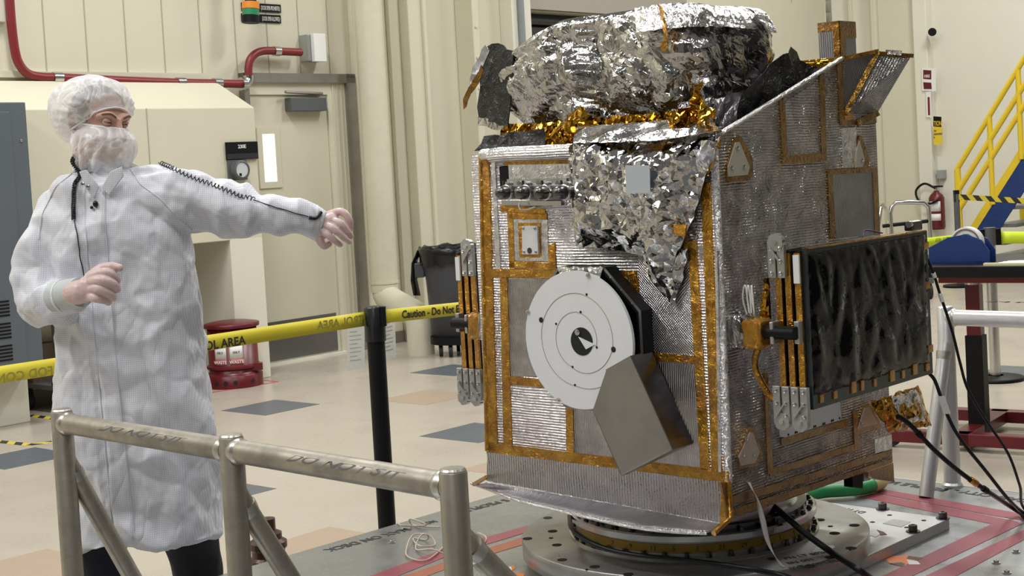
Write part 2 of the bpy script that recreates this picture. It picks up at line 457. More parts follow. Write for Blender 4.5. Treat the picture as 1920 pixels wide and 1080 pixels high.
# upper-left shallow cover at the frame's corner
struct(wbox('trim_34', M_WALLB, u_l-2.6, uA(wa(14, 100)), wa(6, 42).z, WH, 0, .06))
# faint vertical seams on the housing
for i, x in enumerate((276,)):
    u = uA(wh(x, 230))
    struct(MB().box(PAu(u-.004, zb, OFF), A*.008, NA*.003, UP*(zt-zb)).build('trim_%d' % (35+i), jm))
# tall grey electrical cabinet standing against the left leg
ce = uA(wh(22, 250)); 
cab = empty('electrical_cabinet', PAu(ce-.4, .62, OFF), 'tall slate grey electrical cabinet with louvred door at far left', 'cabinet')
zc0 = wh(30, 700).z; zc1 = wh(10, 196).z
uce = uA(wh(23, 330))
MB().box(PAu(uce-.9, zc0, OFF+.002), A*.9, NA*.22, UP*(zc1-zc0)).build('body', M_CAB, cab, bevel=.006)
d = MB().box(PAu(uce-.86, zc0+.06, OFF+.222), A*.74, NA*.012, UP*(zc1-zc0-.12)).build('door', M_CAB, cab, bevel=.004)
for gz in (.12, .26, .40):
    for k in range(5):
        MB().box(PAu(uce-.62, zc0+gz+k*.022, OFF+.2345), A*.40, NA*.003, UP*.010).build('louvre_slot', M_BLACK, d)
for gz in (.35, .9, 1.5):
    MB().lathe(PAu(uce-.05, zc0+gz, OFF+.222), [(.009, 0), (.009, .006), (.004, .009), (0, .009)], 12, NA).build('bolt', M_CHROME, cab)

# steel-framed door
ud0 = uA(wa(474, 400)); ud1 = uA(wa(648, 400)); zdt = wa(600, 152).z; zfr = wa(560, 139).z
ue = uA(wa(660, 300))
fr = MB()
fr.box(PAu(ud0-.06, zdt-.02, .0), A*(ue-ud0+.09), NA*.07, UP*(zfr-zdt+.02))
fr.box(PAu(ue-.07, 0, .0), A*.10, NA*.07, UP*(zfr))
fr.box(PAu(ud0-.06, 0, .0), A*.05, NA*.07, UP*(zfr))
door = struct(fr.build('door_1', M_STEELF, bevel=.004))
# inner cream frame + leaf
uj = uA(wa(622, 400)); zj = wa(560, 178).z
j = MB()
j.box(PAu(uj, 0, .0), A*(ue-.07-uj), NA*.035, UP*(zdt-.02)); j.box(PAu(ud0-.01, zj, .0), A*(uj-ud0+.01), NA*.035, UP*(zdt-.02-zj))
for q in (.25, .5, .75): j.box(PAu(uj+(ue-.07-uj)*q, 0, .035), A*.012, NA*.008, UP*(zdt-.03))
j.build('door_frame', M_WALL, door)
leaf = MB().box(PAu(ud0-.01, .02, .0), A*(uj-ud0+.008), NA*.018, UP*(zj-.022)).build('door_leaf', M_DOORP, door)
zk = wa(560, 596).z
wbox('kick_plate', simple('brushed_kick_plate', (.22, .22, .23), .3, .9), ud0, uj-.04, .03, zk, .0185, .022, leaf)
wbox('threshold', M_WALLB, ud0-.02, uj+.02, 0, .018, .0, .09, door)
ug0 = uA(wa(490, 300)); ug1 = uA(wa(514, 300)); zg0 = wa(505, 341).z; zg1 = wa(505, 251).z
g = MB()
for (a, b, c_, d_) in ((ug0, ug1, zg1, zg1+.05), (ug0, ug1, zg0-.05, zg0), (ug1, ug1+.05, zg0-.05, zg1+.05), (ug0-.05, ug0, zg0-.05, zg1+.05)):
    g.box(PAu(a, c_, .018), A*(b-a), NA*.012, UP*(d_-c_))
g.build('window_frame', M_DOORP, leaf)
gl = NT('lit_door_glass'); gl.p(color=(.8, .8, .75), rough=.2, emis=(.95, .97, .86), estr=1.0)
wbox('glass', gl.m, ug0, ug1, zg0, zg1, .019, .024, leaf)
zc = wa(563, 197).z
clo = wbox('door_closer', M_DKGREY, uA(wa(531, 197)), uA(wa(598, 197)), zc-.055, zc+.055, .018, .10, door, bevel=.005)
MB().cyl(PAu(uA(wa(522, 182)), zc+.10, .09), PAu(uA(wa(597, 182)), zc+.09, .05), .012).build('closer_arm', M_STEELF, clo)

# red conduits and boxes
rc = empty('red_conduit', wa(200, 152, .09), 'long red conduit pipe running along wall behind white capped person', 'conduit')
def wpts(l, off): return [wa(x, y, off) for x, y in l]
pth = wpts([(16, -25), (18, 0), (22, 50), (28, 95), (36, 120), (52, 138), (75, 144), (110, 145.5), (230, 151), (340, 155), (457, 157.5)], .10)
pth = spline(pth, 6)
MB().tube(pth, .032, 14).build('pipe', M_REDP, rc)
for x, y in ((107, 145.5), (338, 154.5), (407, 156)):
    c = wa(x, y, .10)
    MB().cyl(c-A*.035, c+A*.035, .040).build('clamp', M_CHROME, rc)
e = empty('conduit_elbow', wa(465, 155, .1), 'galvanised elbow fitting joining red pipes beside steel door frame', 'pipe fitting')
MB().tube(spline(wpts([(452, 157.5), (462, 156.5), (466, 150), (466, 142)], .10), 5), .043, 14).build('elbow', M_CHROME, e)
MB().cyl(wa(451, 157.5, .1), wa(456, 157.5, .1), .052).build('collar', M_CHROME, e)
rc2 = empty('red_conduit', wa(500, 100, .1), 'short curved red conduit above steel framed door', 'conduit')
MB().tube(spline(wpts([(466, 143), (466, 125), (470, 110), (482, 99), (500, 95), (530, 96.5), (564, 98)], .10), 6), .032, 14).build('pipe', M_REDP, rc2)
c = wa(518, 96, .1); MB().cyl(c-A*.03, c+A*.03, .040).build('clamp', M_CHROME, rc2)
jb = empty('junction_box', wa(577, 92, .06), 'grey junction box with white face at end of red conduit', 'junction box')
uu = uA(wa(577, 92)); zz = wa(577, 92).z
wbox('body', simple('grey_cast_box', (.34, .36, .34), .4, .5), uu-.09, uu+.09, zz-.11, zz+.11, 0, .10, jb, bevel=.006)
wbox('cover', M_WHITE, uu-.05, uu+.08, zz-.115, zz+.115, .10, .14, jb, bevel=.004)

# beacon stack and its two signs
bx = uA(wa(470, 20)); 
bc = empty('signal_beacon', wa(470, 20, .2), 'stacked amber and green signal light hanging high on wall', 'signal light')
pz = [wa(470, y, .25) for y in (-20, 4, 17, 29, 43)]
MB().cyl(pz[0]+UP*.3, pz[1], .045).build('stem', M_BLACK, bc)
MB().cyl(pz[1], pz[2], .068).build('amber_lens', simple('amber_lens', (.75, .25, .03), .3), bc)
MB().cyl(pz[2]-UP*.002, pz[3], .066).build('green_lens', simple('green_lens', (.02, .22, .09), .3), bc)
MB().cyl(pz[3]-UP*.002, pz[4], .066).build('base', M_BLACK, bc)
wbox('bracket', M_BLACK, uA(pz[0])-.03, uA(pz[0])+.03, pz[0].z+.1, pz[0].z+.2, 0, .25, bc)
for y0_, s_, lb in ((16, '(DOOR OPEN PROHIBITED)', 'upper black sign reading door open prohibited beside signal light'), (36, '(DOOR OPEN ALLOWED)', 'lower black sign reading door open allowed beside signal light')):
    pc = wa(500, y0_); u0_ = uA(wa(452, y0_)); u1_ = uA(wa(525, y0_))
    sg = wbox('wall_sign', M_BLACK, u0_, u1_, pc.z-.030, pc.z+.036, .002, .012); tag(sg, lb, 'sign')
    ww = u1_-u0_
    text('lettering', s_, PAu(u1_-.012, pc.z-.014, .0125), A, UP, .034, M_WHITE, sg, .0, .001*0+ .78*ww/.60*.62, align='RIGHT')
# room number plate and a round gauge on the housing
cz = wh(451, 283); uu = uA(cz)
pl = wbox('room_plate', M_BLACK, uA(wh(422, 283)), uA(wh(481, 283)), wh(451, 299).z, wh(451, 266).z, OFF+.002, OFF+.02, bevel=.003)
tag(pl, 'black room number plate reading 230E on cream wall housing', 'sign')
text('lettering', '230E', PAu(uu, cz.z+.02, OFF+.0205), A, UP, .026, M_WHITE, pl, .03, align='CENTER')
wbox('lower_strip', simple('plate_strip', (.03, .03, .035), .25), uA(wh(423, 294)), uA(wh(480, 294)), wh(451, 298).z, wh(451, 288).z, OFF+.02, OFF+.024, pl)
gz = wh(443, 319); ug = uA(gz)
ga = empty('wall_gauge', PAu(ug, gz.z, OFF), 'round gauge on dark backplate under black room number plate', 'gauge')
wbox('backplate', M_DKGREY, ug-.085, ug+.085, wh(443, 338).z, wh(443, 300).z, OFF+.002, OFF+.02, ga)
MB().lathe(PAu(ug, gz.z, OFF+.02), [(.072, 0), (.072, .05), (.058, .055), (.056, .045), (0, .045)], 32, NA).build('housing', M_DKGREY, ga)
MB().lathe(PAu(ug, gz.z, OFF+.066), [(.055, 0), (.055, .003), (0, .003)], 32, NA).build('dial', simple('gauge_dial', (.55, .58, .60), .3), ga)
MB().box(PAu(ug-.028, gz.z-.045, OFF+.070), A*.02, NA*.002, UP*.02).build('marking', M_BLACK, ga)

# big lagged pipe with offset at the floor
bp = empty('wall_pipe', PAu(uA(wa(740, 640)), 0, .3), 'thick cream lagged pipe dropping down wall and kinking to floor', 'pipe')
o_ = .28
dn = atz(790, 664, 0)
oo = (dn-PA).dot(NA)
top = hit(704, 200, PA+NA*o_, NA)
uT = uA(hit(714, 420, PA+NA*o_, NA))
bend = PAu(uT, hit(725, 542, PA+NA*o_, NA).z, o_)
zE = .30; low = V((dn.x, dn.y, zE))
MB().tube([PAu(uT, WH, o_), PAu(uT, 3, o_), bend+UP*.05, bend-UP*.02], .118, 28, False).build('riser', M_PIPE, bp)
MB().tube(spline([bend+UP*.03, bend-UP*.05+(low-bend)*.12, low+(bend-low)*.12, low-UP*.05, V((dn.x, dn.y, .0))], 6), .112, 28, False).build('offset_bend', M_PIPE, bp)
MB().cyl(bend+UP*.05, bend+UP*.07, .124, 28).build('seam_band', M_PIPE, bp)
# pilasters / structural ribs of the long wall
k = 40
for (x0, x1, y, o1) in ((668, 682, 300, .05), (738, 757, 300, .05), (757, 781, 300, .16), (781, 787, 300, .19), (868, 880, 300, .22), (880, 890, 300, .10), (1560, 1582, 300, .10)):
    a = uA(wa(x0, y)); b = uA(wa(x1, y))
    struct(wbox('trim_%d' % k, M_WALL, a, b, 0, WH, 0, o1, bevel=.008)); k += 1
a = uA(wa(938, 60)); b = uA(wa(974, 60))
struct(wbox('trim_50', M_WALLB, a, b, 0, WH, 0, .16, bevel=.008))
cdt = empty('grey_conduit', PAu((a+b)/2, 1, .2), 'thin grey vertical conduit on pale pilaster at top behind foil bulb', 'conduit')
MB().cyl(PAu(a+(b-a)*.35, .0, .19), PAu(a+(b-a)*.35, WH, .19), .032).build('pipe', simple('grey_conduit_paint', (.25, .28, .29), .4), cdt)
struct(wbox('baseboard_back', M_BASEB, ue+.05, uK, 0, .10, 0, .015))
# bolts on the ribs
for i in range(14):
    tag(MB().lathe(PAu(uA(wa(873, 300)), 1.1+i*.28, .22), [(.016, 0), (.014, .01), (0, .012)], 10, NA).build('rib_bolt', M_WALL), 'small painted bolt in vertical row on cream wall rib', 'bolt', 'bolts on the cream wall rib')

# end wall ribs
for i, (x0, x1, o1) in enumerate(((1606, 1612, .06), (1655, 1664, .16), (1664, 1733, .10), (1733, 1758, .16))):
    p0 = wc(x0, 300); p1 = wc(x1, 300); p0.z = 0; p1.z = 0
    struct(MB().box(p0-A*o1, p1-p0, A*o1, UP*WH).build('trim_%d' % (60+i), M_WALL if i < 3 else M_WALLB, bevel=.008))
# ------------------------------------------------------------------ the spacecraft: body frame
DR = V((.677, .736, 0)).normalized(); DL = V((-DR.y, DR.x, 0)); NF = -DR; NS = -DL
C = atz(1366, 975, .515)
def F(x, y, o=0.): return hit(x, y, C+NF*o, NF)
def S(x, y, o=0.): return hit(x, y, C+NS*o, NS)
W1 = .885; W2 = .90; ZT = 1.54; ZB = .515
def Q(a, s, z): return V((C.x, C.y, 0)) + DL*a + DR*s + UP*z       # a to the left, s to the back
craft = empty('spacecraft', Q(W1/2, W2/2, ZB), 'boxy silver and amber foil wrapped spacecraft standing on round turntable', 'spacecraft')
def pF(name, pts, off, m, parent=craft, base=0., **kw):
    P = [F(x, y, off) for x, y in pts]
    return MB().prism(P, DR*(off-base), t=-DL).build(name, m, parent, **kw)
def pS(name, pts, off, m, parent=craft, base=0., **kw):
    P = [S(x, y, off) for x, y in pts]
    return MB().prism(P, DL*(off-base), t=DR).build(name, m, parent, **kw)
def screwF(x, y, off, r=.006, parent=craft, m=M_BRACK):
    return MB().lathe(F(x, y, off), [(r, 0), (r, .002), (r*.6, .003), (r*.5, .0015), (0, .0015)], 14, NF).build('screw', m, parent)
def screwS(x, y, off, r=.006, parent=craft, m=M_BRACK):
    return MB().lathe(S(x, y, off), [(r, 0), (r, .002), (r*.6, .003), (r*.5, .0015), (0, .0015)], 14, NS).build('screw', m, parent)

# core body (closed box) and tall side walls with the sloping top edge
body = MB().prism([Q(0, 0, ZB), Q(W1, 0, ZB), Q(W1, 0, ZT), Q(0, 0, ZT)], DR*W2, t=-DL).build('body_shell', F_RIBH, craft)
stops = [(1345, 262), (1357, 246), (1580, 108), (1642, 222), (1646, 320), (1651, 445), (1674, 866), (1367, 976)]
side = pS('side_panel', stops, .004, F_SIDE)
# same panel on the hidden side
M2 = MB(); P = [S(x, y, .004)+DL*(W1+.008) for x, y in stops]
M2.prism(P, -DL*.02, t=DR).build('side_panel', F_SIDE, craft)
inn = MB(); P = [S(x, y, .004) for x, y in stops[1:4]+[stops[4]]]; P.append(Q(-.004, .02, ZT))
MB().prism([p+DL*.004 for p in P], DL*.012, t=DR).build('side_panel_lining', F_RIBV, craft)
MB().tube([S(1352, 250, .004), S(1578, 110, .004)], .0065, 10).build('edge_foil', F_EDGE, craft)
# rear bulkhead above the deck, with gold taped edge
sb = (S(1566, 116)-C).dot(DR)
zb_ = S(1566, 116).z
MB().box(Q(.0, sb, ZT), DL*.60, DR*.02, UP*(zb_-ZT)).build('rear_bulkhead', F_RIBV, craft)
MB().tube([Q(.0, sb+.004, zb_), Q(.60, sb+.004, zb_)], .014, 10).build('gold_edge', F_GOLD, craft)
MB().box(Q(.0, sb+.01, ZT-.02), DL*W1, DR*(W2-sb-.01), UP*.12).build('rear_deck_box', F_SIDEV, craft)

# ---- front face panels
def quad(x0, y0, x1, y1, x2, y2, x3, y3): return [(x0, y0), (x1, y1), (x2, y2), (x3, y3)]
pF('foil_panel', quad(952, 523, 1180, 523, 1190, 700, 955, 706), .0016, F_RIBV)
pF('foil_panel', quad(957, 722, 1062, 733, 1063, 852, 961, 838), .0016, F_RIBH)
pF('foil_panel', quad(1073, 735, 1200, 674, 1316, 686, 1324, 882), .0016, F_RIBV).data
pF('foil_panel', [(1073, 735), (1324, 882), (1076, 856)], .0016, F_RIBV)
pF('foil_panel', quad(1196, 470, 1296, 465, 1308, 670, 1204, 662), .0020, F_RIBX)
pF('foil_panel', quad(1040, 385, 1085, 385, 1190, 507, 1045, 507), .0016, F_RIBH)
TF = [  # amber tape on the front
 quad(902, 284, 916, 284, 932, 846, 914, 843), quad(937, 522, 951, 522, 960, 842, 944, 840),
 quad(921, 505, 1192, 509, 1192, 523, 921, 520), quad(913, 829, 1366, 884, 1366, 906, 912, 850),
 quad(955, 705, 1062, 716, 1062, 731, 955, 720), quad(1060, 765, 1074, 765, 1076, 858, 1062, 856),
 quad(1289, 452, 1305, 452, 1330, 882, 1313, 880), quad(1314, 345, 1331, 342, 1353, 888, 1334, 886),
 quad(1203, 659, 1310, 668, 1311, 683, 1204, 674), quad(1181, 521, 1196, 521, 1206, 668, 1190, 668),
 quad(945, 302, 1066, 300, 1066, 309, 945, 311), quad(938, 384, 1022, 392, 1022, 403, 938, 397),
 quad(1262, 440, 1306, 470, 1306, 484, 1262, 456)]
for i, q in enumerate(TF): pF('amber_tape', q, .0030 + .0002*(i % 3), F_KAP)
for q in (quad(921, 290, 927, 290, 938, 505, 930, 505), quad(1340, 470, 1345, 470, 1352, 885, 1347, 885)):
    pF('silver_tape', q, .0036, F_PLAIN)
# rounded corner between the front and the side, wrapped in edge foil
MB().tube([S(1339, 268, .001), S(1352, 560, .001), S(1366, 905, .001)], .011, 14, True).build('corner_edge', F_EDGE, craft)
MB().tube([F(903, 285, -.003), F(915, 845, -.003)], .010, 12).build('corner_edge', F_KAP, craft)
# framed window with small white cover plate
fo = [quad(951, 402, 961, 402, 965, 504, 955, 504), quad(951, 397, 1025, 400, 1025, 412, 951, 410),
      quad(955, 489, 1041, 494, 1041, 506, 955, 502), quad(1027, 462, 1040, 455, 1042, 505, 1029, 505)]
pF('foil_panel', quad(960, 411, 1026, 412, 1028, 490, 963, 488), .0022, F_PLAIN)
for q in fo: pF('amber_tape', q, .0034, F_KAP)
pF('amber_tape', quad(971, 418, 1014, 418, 1015, 483, 974, 483), .0030, F_KAP)
pl_ = pF('cover_plate', quad(978, 424, 1007, 424, 1009, 477, 979, 477), .010, M_ANT, bevel=.001)
for x, y in ((981, 428), (1003, 428), (983, 472), (1005, 472)): screwF(x, y, .010, .0045, pl_)
MB().lathe(F(993, 470, .0102), [(.009, 0), (.009, .001), (0, .001)], 20, NF).build('port', M_DKSTEEL, pl_)
# rolled top edge, recess with silver plate, black slot
MB().tube([F(922, 292, .010), F(935, 290, .012), F(1075, 284, .012)], .022, 18).build('rolled_edge', F_RIBH, craft)
MB().tube([F(906, 290, .004), F(918, 289, .010), F(928, 291, .010)], .018, 14).build('rolled_edge_tape', F_PLAIN, craft)
pF('recess_plate', quad(953, 309, 1076, 307, 1076, 346, 955, 348), .006, F_PLAIN)
pF('recess_slot', quad(936, 312, 953, 312, 955, 357, 938, 358), .0045, M_BLACK)
pF('fitting_rail', quad(950, 336, 1062, 334, 1062, 348, 951, 350), .014, M_CHROME, base=.004)
pF('fitting_rail', quad(940, 376, 1052, 377, 1052, 385, 941, 385), .012, M_CHROME, base=.002)
for i in range(4):
    x = 933+i*36; y = 362
    t_ = MB()
    tip = F(x, y, .145); ax = -NF
    t_.lathe(tip, [(0, -.002), (.008, -.001), (.015, .004), (.0195, .014), (.0205, .03), (.0205, .10), (.017, .108), (.017, .142)], 26, ax, True)
    cyl_ = t_.build('thruster_tube', M_DKSTEEL, craft)
    MB().lathe(tip+ax*.034, [(.0205, 0), (.0225, .001), (.0225, .008), (.0205, .009)], 26, ax).build('collar', M_CHROME, cyl_)
    b_ = F(x+26, y-17, .03)
    MB().cyl(b_, b_+NF*.03, .008, 12).build('fitting', M_CHROME, craft)
    MB().cyl(F(x+12, y-12, .09), F(x+12, y-12, .09)+UP*.018, .004, 8).build('fitting_bolt', M_DKSTEEL, cyl_)
MB().tube(spline([F(975, 380, .03), F(973, 386, .035), F(977, 393, .035), F(988, 393, .02), F(1003, 388, .01)], 6), .0022, 8).build('white_lead', M_WHITE, craft)

# ---- lower skirt and the flared flange under it
pF('skirt', [(914, 848), (1366, 905), (1363, 976), (1353, 986), (912, 905)], .004, F_SKIRT)
li = [F(912+(1352-912)*k/24., 905+(985-905)*k/24., .004) for k in range(25)]
op = spline([V((x, y, 0)) for x, y in ((884, 905), (920, 918), (960, 934), (1020, 950), (1090, 966), (1160, 982), (1220, 992), (1280, 997), (1325, 999))], 3)
lo_ = [atz(op[min(int(round(k*(len(op)-1)/24.)), len(op)-1)].x, op[min(int(round(k*(len(op)-1)/24.)), len(op)-1)].y, .498) for k in range(25)]
g = MB(); rows = []
for j in range(5):
    t = j/4.; rows.append([li[k]*(1-t)+lo_[k]*t - UP*(.004*math.sin(t*3.1)) for k in range(25)])
g.grid(rows, True)
fl = g.build('flange', F_FLANGE, craft, solid=.006)
L = 0; uvl = fl.data.uv_layers[0]
for l in fl.data.loops:
    v = fl.data.vertices[l.vertex_index].co; uvl.data[l.index].uv = (v.dot(-DL), v.dot(-DR))
MB().tube([p+UP*.002 for p in li], .005, 8).build('seam_foil', F_EDGE, craft)
MB().tube([p-UP*.002 for p in lo_], .005, 8).build('edge_foil', F_EDGE, craft)
MB().prism([F(1352, 902, .006), F(1366, 904, .006), F(1372, 975, .006), F(1350, 990, .006)], DR*.004, t=-DL).build('amber_tape', F_KAP, craft)
MB().tube([F(1366, 905, .002), F(1370, 972, .002), atz(1338, 1000, .498)], .008, 10).build('amber_edge', F_KAP, craft)
MB().tube([F(912, 895, .004), atz(889, 908, .498)], .007, 10).build('amber_edge', F_KAP, craft)

# ---- side panel: tape, foil patches, bracket plates
TS = [quad(1462, 190, 1471, 184, 1478, 302, 1468, 304), quad(1468, 292, 1549, 288, 1549, 303, 1468, 308),
      quad(1537, 142, 1546, 137, 1551, 300, 1541, 300), quad(1570, 118, 1580, 112, 1586, 226, 1575, 228),
      quad(1575, 222, 1643, 215, 1644, 230, 1576, 236), quad(1552, 320, 1560, 320, 1569, 446, 1558, 448),
      quad(1552, 319, 1645, 314, 1645, 323, 1553, 328), quad(1636, 318, 1645, 317, 1650, 440, 1641, 440),
      quad(1369, 932, 1673, 843, 1673, 853, 1369, 948), quad(1443, 880, 1608, 831, 1609, 842, 1444, 893),
      quad(1433, 700, 1441, 700, 1450, 886, 1440, 890), quad(1599, 770, 1607, 768, 1612, 840, 1603, 842),
      quad(1465, 822, 1590, 786, 1591, 800, 1466, 835), quad(1369, 956, 1673, 860, 1673, 868, 1369, 972),
      quad(1352, 905, 1369, 905, 1372, 975, 1366, 976)]
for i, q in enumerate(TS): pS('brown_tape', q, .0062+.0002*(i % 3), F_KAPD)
pS('foil_patch', quad(1561, 327, 1637, 323, 1641, 441, 1568, 447), .0054, F_SIDEV)
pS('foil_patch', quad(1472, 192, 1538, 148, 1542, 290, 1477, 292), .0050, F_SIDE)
pS('silver_tape', quad(1578, 240, 1606, 238, 1606, 314, 1580, 315), .0054, F_PLAIN)
pS('silver_tape', quad(1640, 880-56, 1672, 815, 1673, 842, 1641, 850), .0054, F_PLAIN)
pS('amber_square', quad(1583, 204, 1599, 202, 1601, 223, 1585, 226), .0085, F_KAP)
def bracket(outer, inner, screws, m):
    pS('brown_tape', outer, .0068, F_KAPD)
    b = pS('bracket_plate', inner, .0105, m)
    for x, y in screws: screwS(x, y, .0105, .007, b)
bracket([(1377, 257), (1389, 255), (1412, 298), (1412, 328), (1404, 339), (1364, 341), (1363, 307)], [(1380, 267), (1387, 266), (1406, 313), (1402, 328), (1367, 331), (1366, 313)], ((1383, 277), (1372, 314), (1395, 312)), M_BEIGE)
bracket([(1609, 256), (1616, 255), (1631, 298), (1628, 316), (1602, 317)], [(1607, 282), (1612, 264), (1622, 300), (1618, 313), (1605, 314)], ((1616, 300),), M_BEIGE)
bracket([(1404, 801), (1414, 800), (1430, 850), (1421, 874), (1387, 879), (1382, 856)], [(1407, 811), (1412, 811), (1425, 848), (1416, 868), (1390, 873), (1386, 857)], ((1399, 823), (1413, 852), (1393, 853)), M_TAN)
bracket([(1618, 760), (1632, 758), (1652, 796), (1650, 802), (1606, 812)], [(1622, 765), (1630, 764), (1646, 795), (1610, 803)], ((1615, 792),), M_TAN)
# white perforated plate under the wing
wp = pS('white_plate', quad(1466, 765, 1573, 738, 1578, 786, 1473, 820), .022, M_ANT, base=.004)
for x, y in ((1478, 815), (1491, 811), (1494, 810), (1508, 805), (1511, 804), (1526, 800), (1529, 799), (1543, 795), (1546, 794), (1559, 789), (1562, 788), (1574, 784)):
    MB().lathe(S(x, y, .0222), [(.0035, 0), (.0035, .0012), (0, .0012)], 8, NS).build('hole', M_HOLE, wp)
# lower rear bracket hanging under the side
MB().prism([S(1628, 884, -.02), S(1675, 868, -.02), S(1677, 904, -.02), S(1636, 897, -.02)], DL*.05, t=DR).build('tail_bracket', F_KAPD, craft)
MB().prism([S(1598, 893, -.03), S(1618, 888, -.03), S(1618, 916, -.03), S(1599, 914, -.03)], DL*.03, t=DR).build('connector_block', M_BLACK, craft)
MB().prism([S(1620, 888, -.04), S(1632, 884, -.04), S(1632, 900, -.04), S(1620, 903, -.04)], DL*.03, t=DR).build('connector_block', M_PLATE, craft)

# ---- deflector flap and tower at the top right
def sheet(name, pts, m, parent=craft, th=.006, off=V((0, 0, 0))):
    P = [V(p)+off for p in pts]; n = (P[1]-P[0]).cross(P[2]-P[0]).normalized()
    if n.dot(CAM-P[0]) < 0: n = -n
    return MB().prism(P, -n*th, t=(P[1]-P[0]).normalized(), b=n.cross((P[1]-P[0]).normalized())).build(name, m, parent)
p_hinge = S(1584, 214, .006); p_ft = S(1581, 110, .002)
p_mid = S(1645, 96, .035); p_tip = S(1711, 101, .10); p_low = S(1645, 212, .012); p_lb = S(1606, 232, .006)
sheet('deflector_web', [p_ft, p_mid, p_hinge], F_SIDEV)
fl1 = sheet('deflector_flap', [p_hinge, p_mid, p_tip], F_SIDE)
sheet('deflector_flap', [p_hinge, p_tip, p_low], F_SIDE)
sheet('deflector_flap', [p_hinge, p_low, p_lb], F_SIDE)
def strip(name, a, b, w, m, r=.0035, parent=craft):
    d = (b-a).normalized(); s_ = d.cross((CAM-a).normalized()).normalized()*w/2; n = s_.cross(d).normalized()
    if n.dot(CAM-a) < 0: n = -n
    return MB().prism([a-s_+n*r, b-s_+n*r, b+s_+n*r, a+s_+n*r], -n*r*1.5, t=d, b=s_.normalized()).build(name, m, parent)
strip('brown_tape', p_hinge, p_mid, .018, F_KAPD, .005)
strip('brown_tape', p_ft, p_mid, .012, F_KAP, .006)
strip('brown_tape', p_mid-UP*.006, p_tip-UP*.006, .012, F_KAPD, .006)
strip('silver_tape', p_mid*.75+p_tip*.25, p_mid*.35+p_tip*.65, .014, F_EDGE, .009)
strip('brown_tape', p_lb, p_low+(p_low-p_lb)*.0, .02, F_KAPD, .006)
tw = MB(); tc = S(1574, 60, -.10); twd = .115
tz0 = ZT+.1; tz1 = S(1574, 40, -.10).z
t0 = V((tc.x, tc.y, tz0))
tw.box(t0, DL*.075, DR*.10, UP*(tz1-tz0)).build('tower', F_SIDEV, craft)
MB().box(t0+NF*.002+UP*(tz1-tz0-.028), DL*.076, DR*.003, UP*.030).build('brown_tape', F_KAPD, craft)
MB().box(t0+NS*.002+UP*(tz1-tz0-.05), DL*.003, DR*.101, UP*.052).build('brown_tape', F_KAPD, craft)
MB().box(t0+NF*.003+DL*.0, DL*.022, DR*.003, UP*(tz1-tz0)).build('brown_tape', F_KAPD, craft)
MB().box(t0+NS*.003, DL*.003, DR*.03, UP*(tz1-tz0)).build('brown_tape', F_KAPD, craft)
MB().box(t0-UP*.0+NF*.012+NS*.008+UP*.0, DL*.10, DR*.12, UP*(.10)).build('tower_collar', F_GOLD, craft)

# ---- circular antenna in its octagonal tray
au = ((F(1083, 638, .085)-C).dot(DL)); az = F(1083, 638, .085).z; AR = .197
AC = Q(au, 0, az)
ant = MB().lathe(AC+NF*.075, [(0, 0), (AR, 0), (AR, .010), (0, .010)], 96, NF)
ant = ant.build('antenna_disc', M_ANT, craft)
e1 = -DL; e2 = UP
def AP(rr, deg, o=.0856): return AC + NF*o + e1*(AR*rr*math.cos(math.radians(deg))) + e2*(AR*rr*math.sin(math.radians(deg)))
keys = [(-15, .35), (30, .37), (90, .41), (180, .41), (250, .41), (300, .52), (352, .645), (440, .68), (530, .69), (625, .67), (680, .80)]
sp = []
for i in range(len(keys)-1):
    for k in range(10):
        t = k/10.; sp.append(AP(keys[i][1]+(keys[i+1][1]-keys[i][1])*t, keys[i][0]+(keys[i+1][0]-keys[i][0])*t))
MB().tube(sp, .0008, 5).build('scribed_spiral', M_LINE, ant)
for rr, dg_ in ((.36, -14), (.42, 78), (.45, 150), (.41, 253), (.70, 72), (.66, 262)):
    MB().lathe(AP(rr, dg_, .0852), [(.0035, 0), (.0035, .0012), (0, .0012)], 10, NF).build('hole', M_HOLE, ant)
for rr, dg_ in ((.73, 158), (.66, -9)):
    MB().lathe(AP(rr, dg_, .0852), [(.008, 0), (.008, .001), (.005, .002), (0, .002)], 16, NF).build('hole', M_HOLE, ant)
for rr, dg_ in ((.98, 74), (1.0, 157), (.98, -14), (.98, 245)):
    p = AP(rr, dg_, .083); st_ = MB(); st_.cyl(p, p+NF*.012, .0028, 8); st_.cyl(p+NF*.002, p+NF*.007, .006, 8)
    st_.build('stud', M_CHROME, ant)
hs = MB().lathe(AP(.08, -10, .0853), [(.040, 0), (.040, .001), (0, .001)], 32, NF).build('centre_hole', M_HOLE, ant)
MB().prism([AP(.06, 65, .088), AP(.33, -8, .088), AP(.20, -38, .088)], DR*.002, t=e1).build('feed_tip', M_ANT, ant)
MB().lathe(AP(.12, 80, .0865), [(.009, 0), (.009, .004), (0, .006)], 16, NF).build('feed_boss', M_CHROME, ant)
oc = MB()
P = [AC+NF*.052 + e1*(.222*math.cos(math.radians(22.5+45*k))) + e2*(.222*math.sin(math.radians(22.5+45*k))) for k in range(8)]
Pi = [AC+NF*.052 + e1*(.205*math.cos(math.radians(22.5+45*k))) + e2*(.205*math.sin(math.radians(22.5+45*k))) for k in range(8)]
for k in range(8):
    j = (k+1) % 8
    oc.add([P[k], P[j], Pi[j], Pi[k], P[k]+DR*.052, P[j]+DR*.052, Pi[j]+DR*.052, Pi[k]+DR*.052], [(0,1,2,3), (0,4,5,1), (3,2,6,7), (4,7,6,5)])
tray = oc.build('antenna_tray', M_BLACK, craft)  # tray walls coloured black; their shade is put into the colour
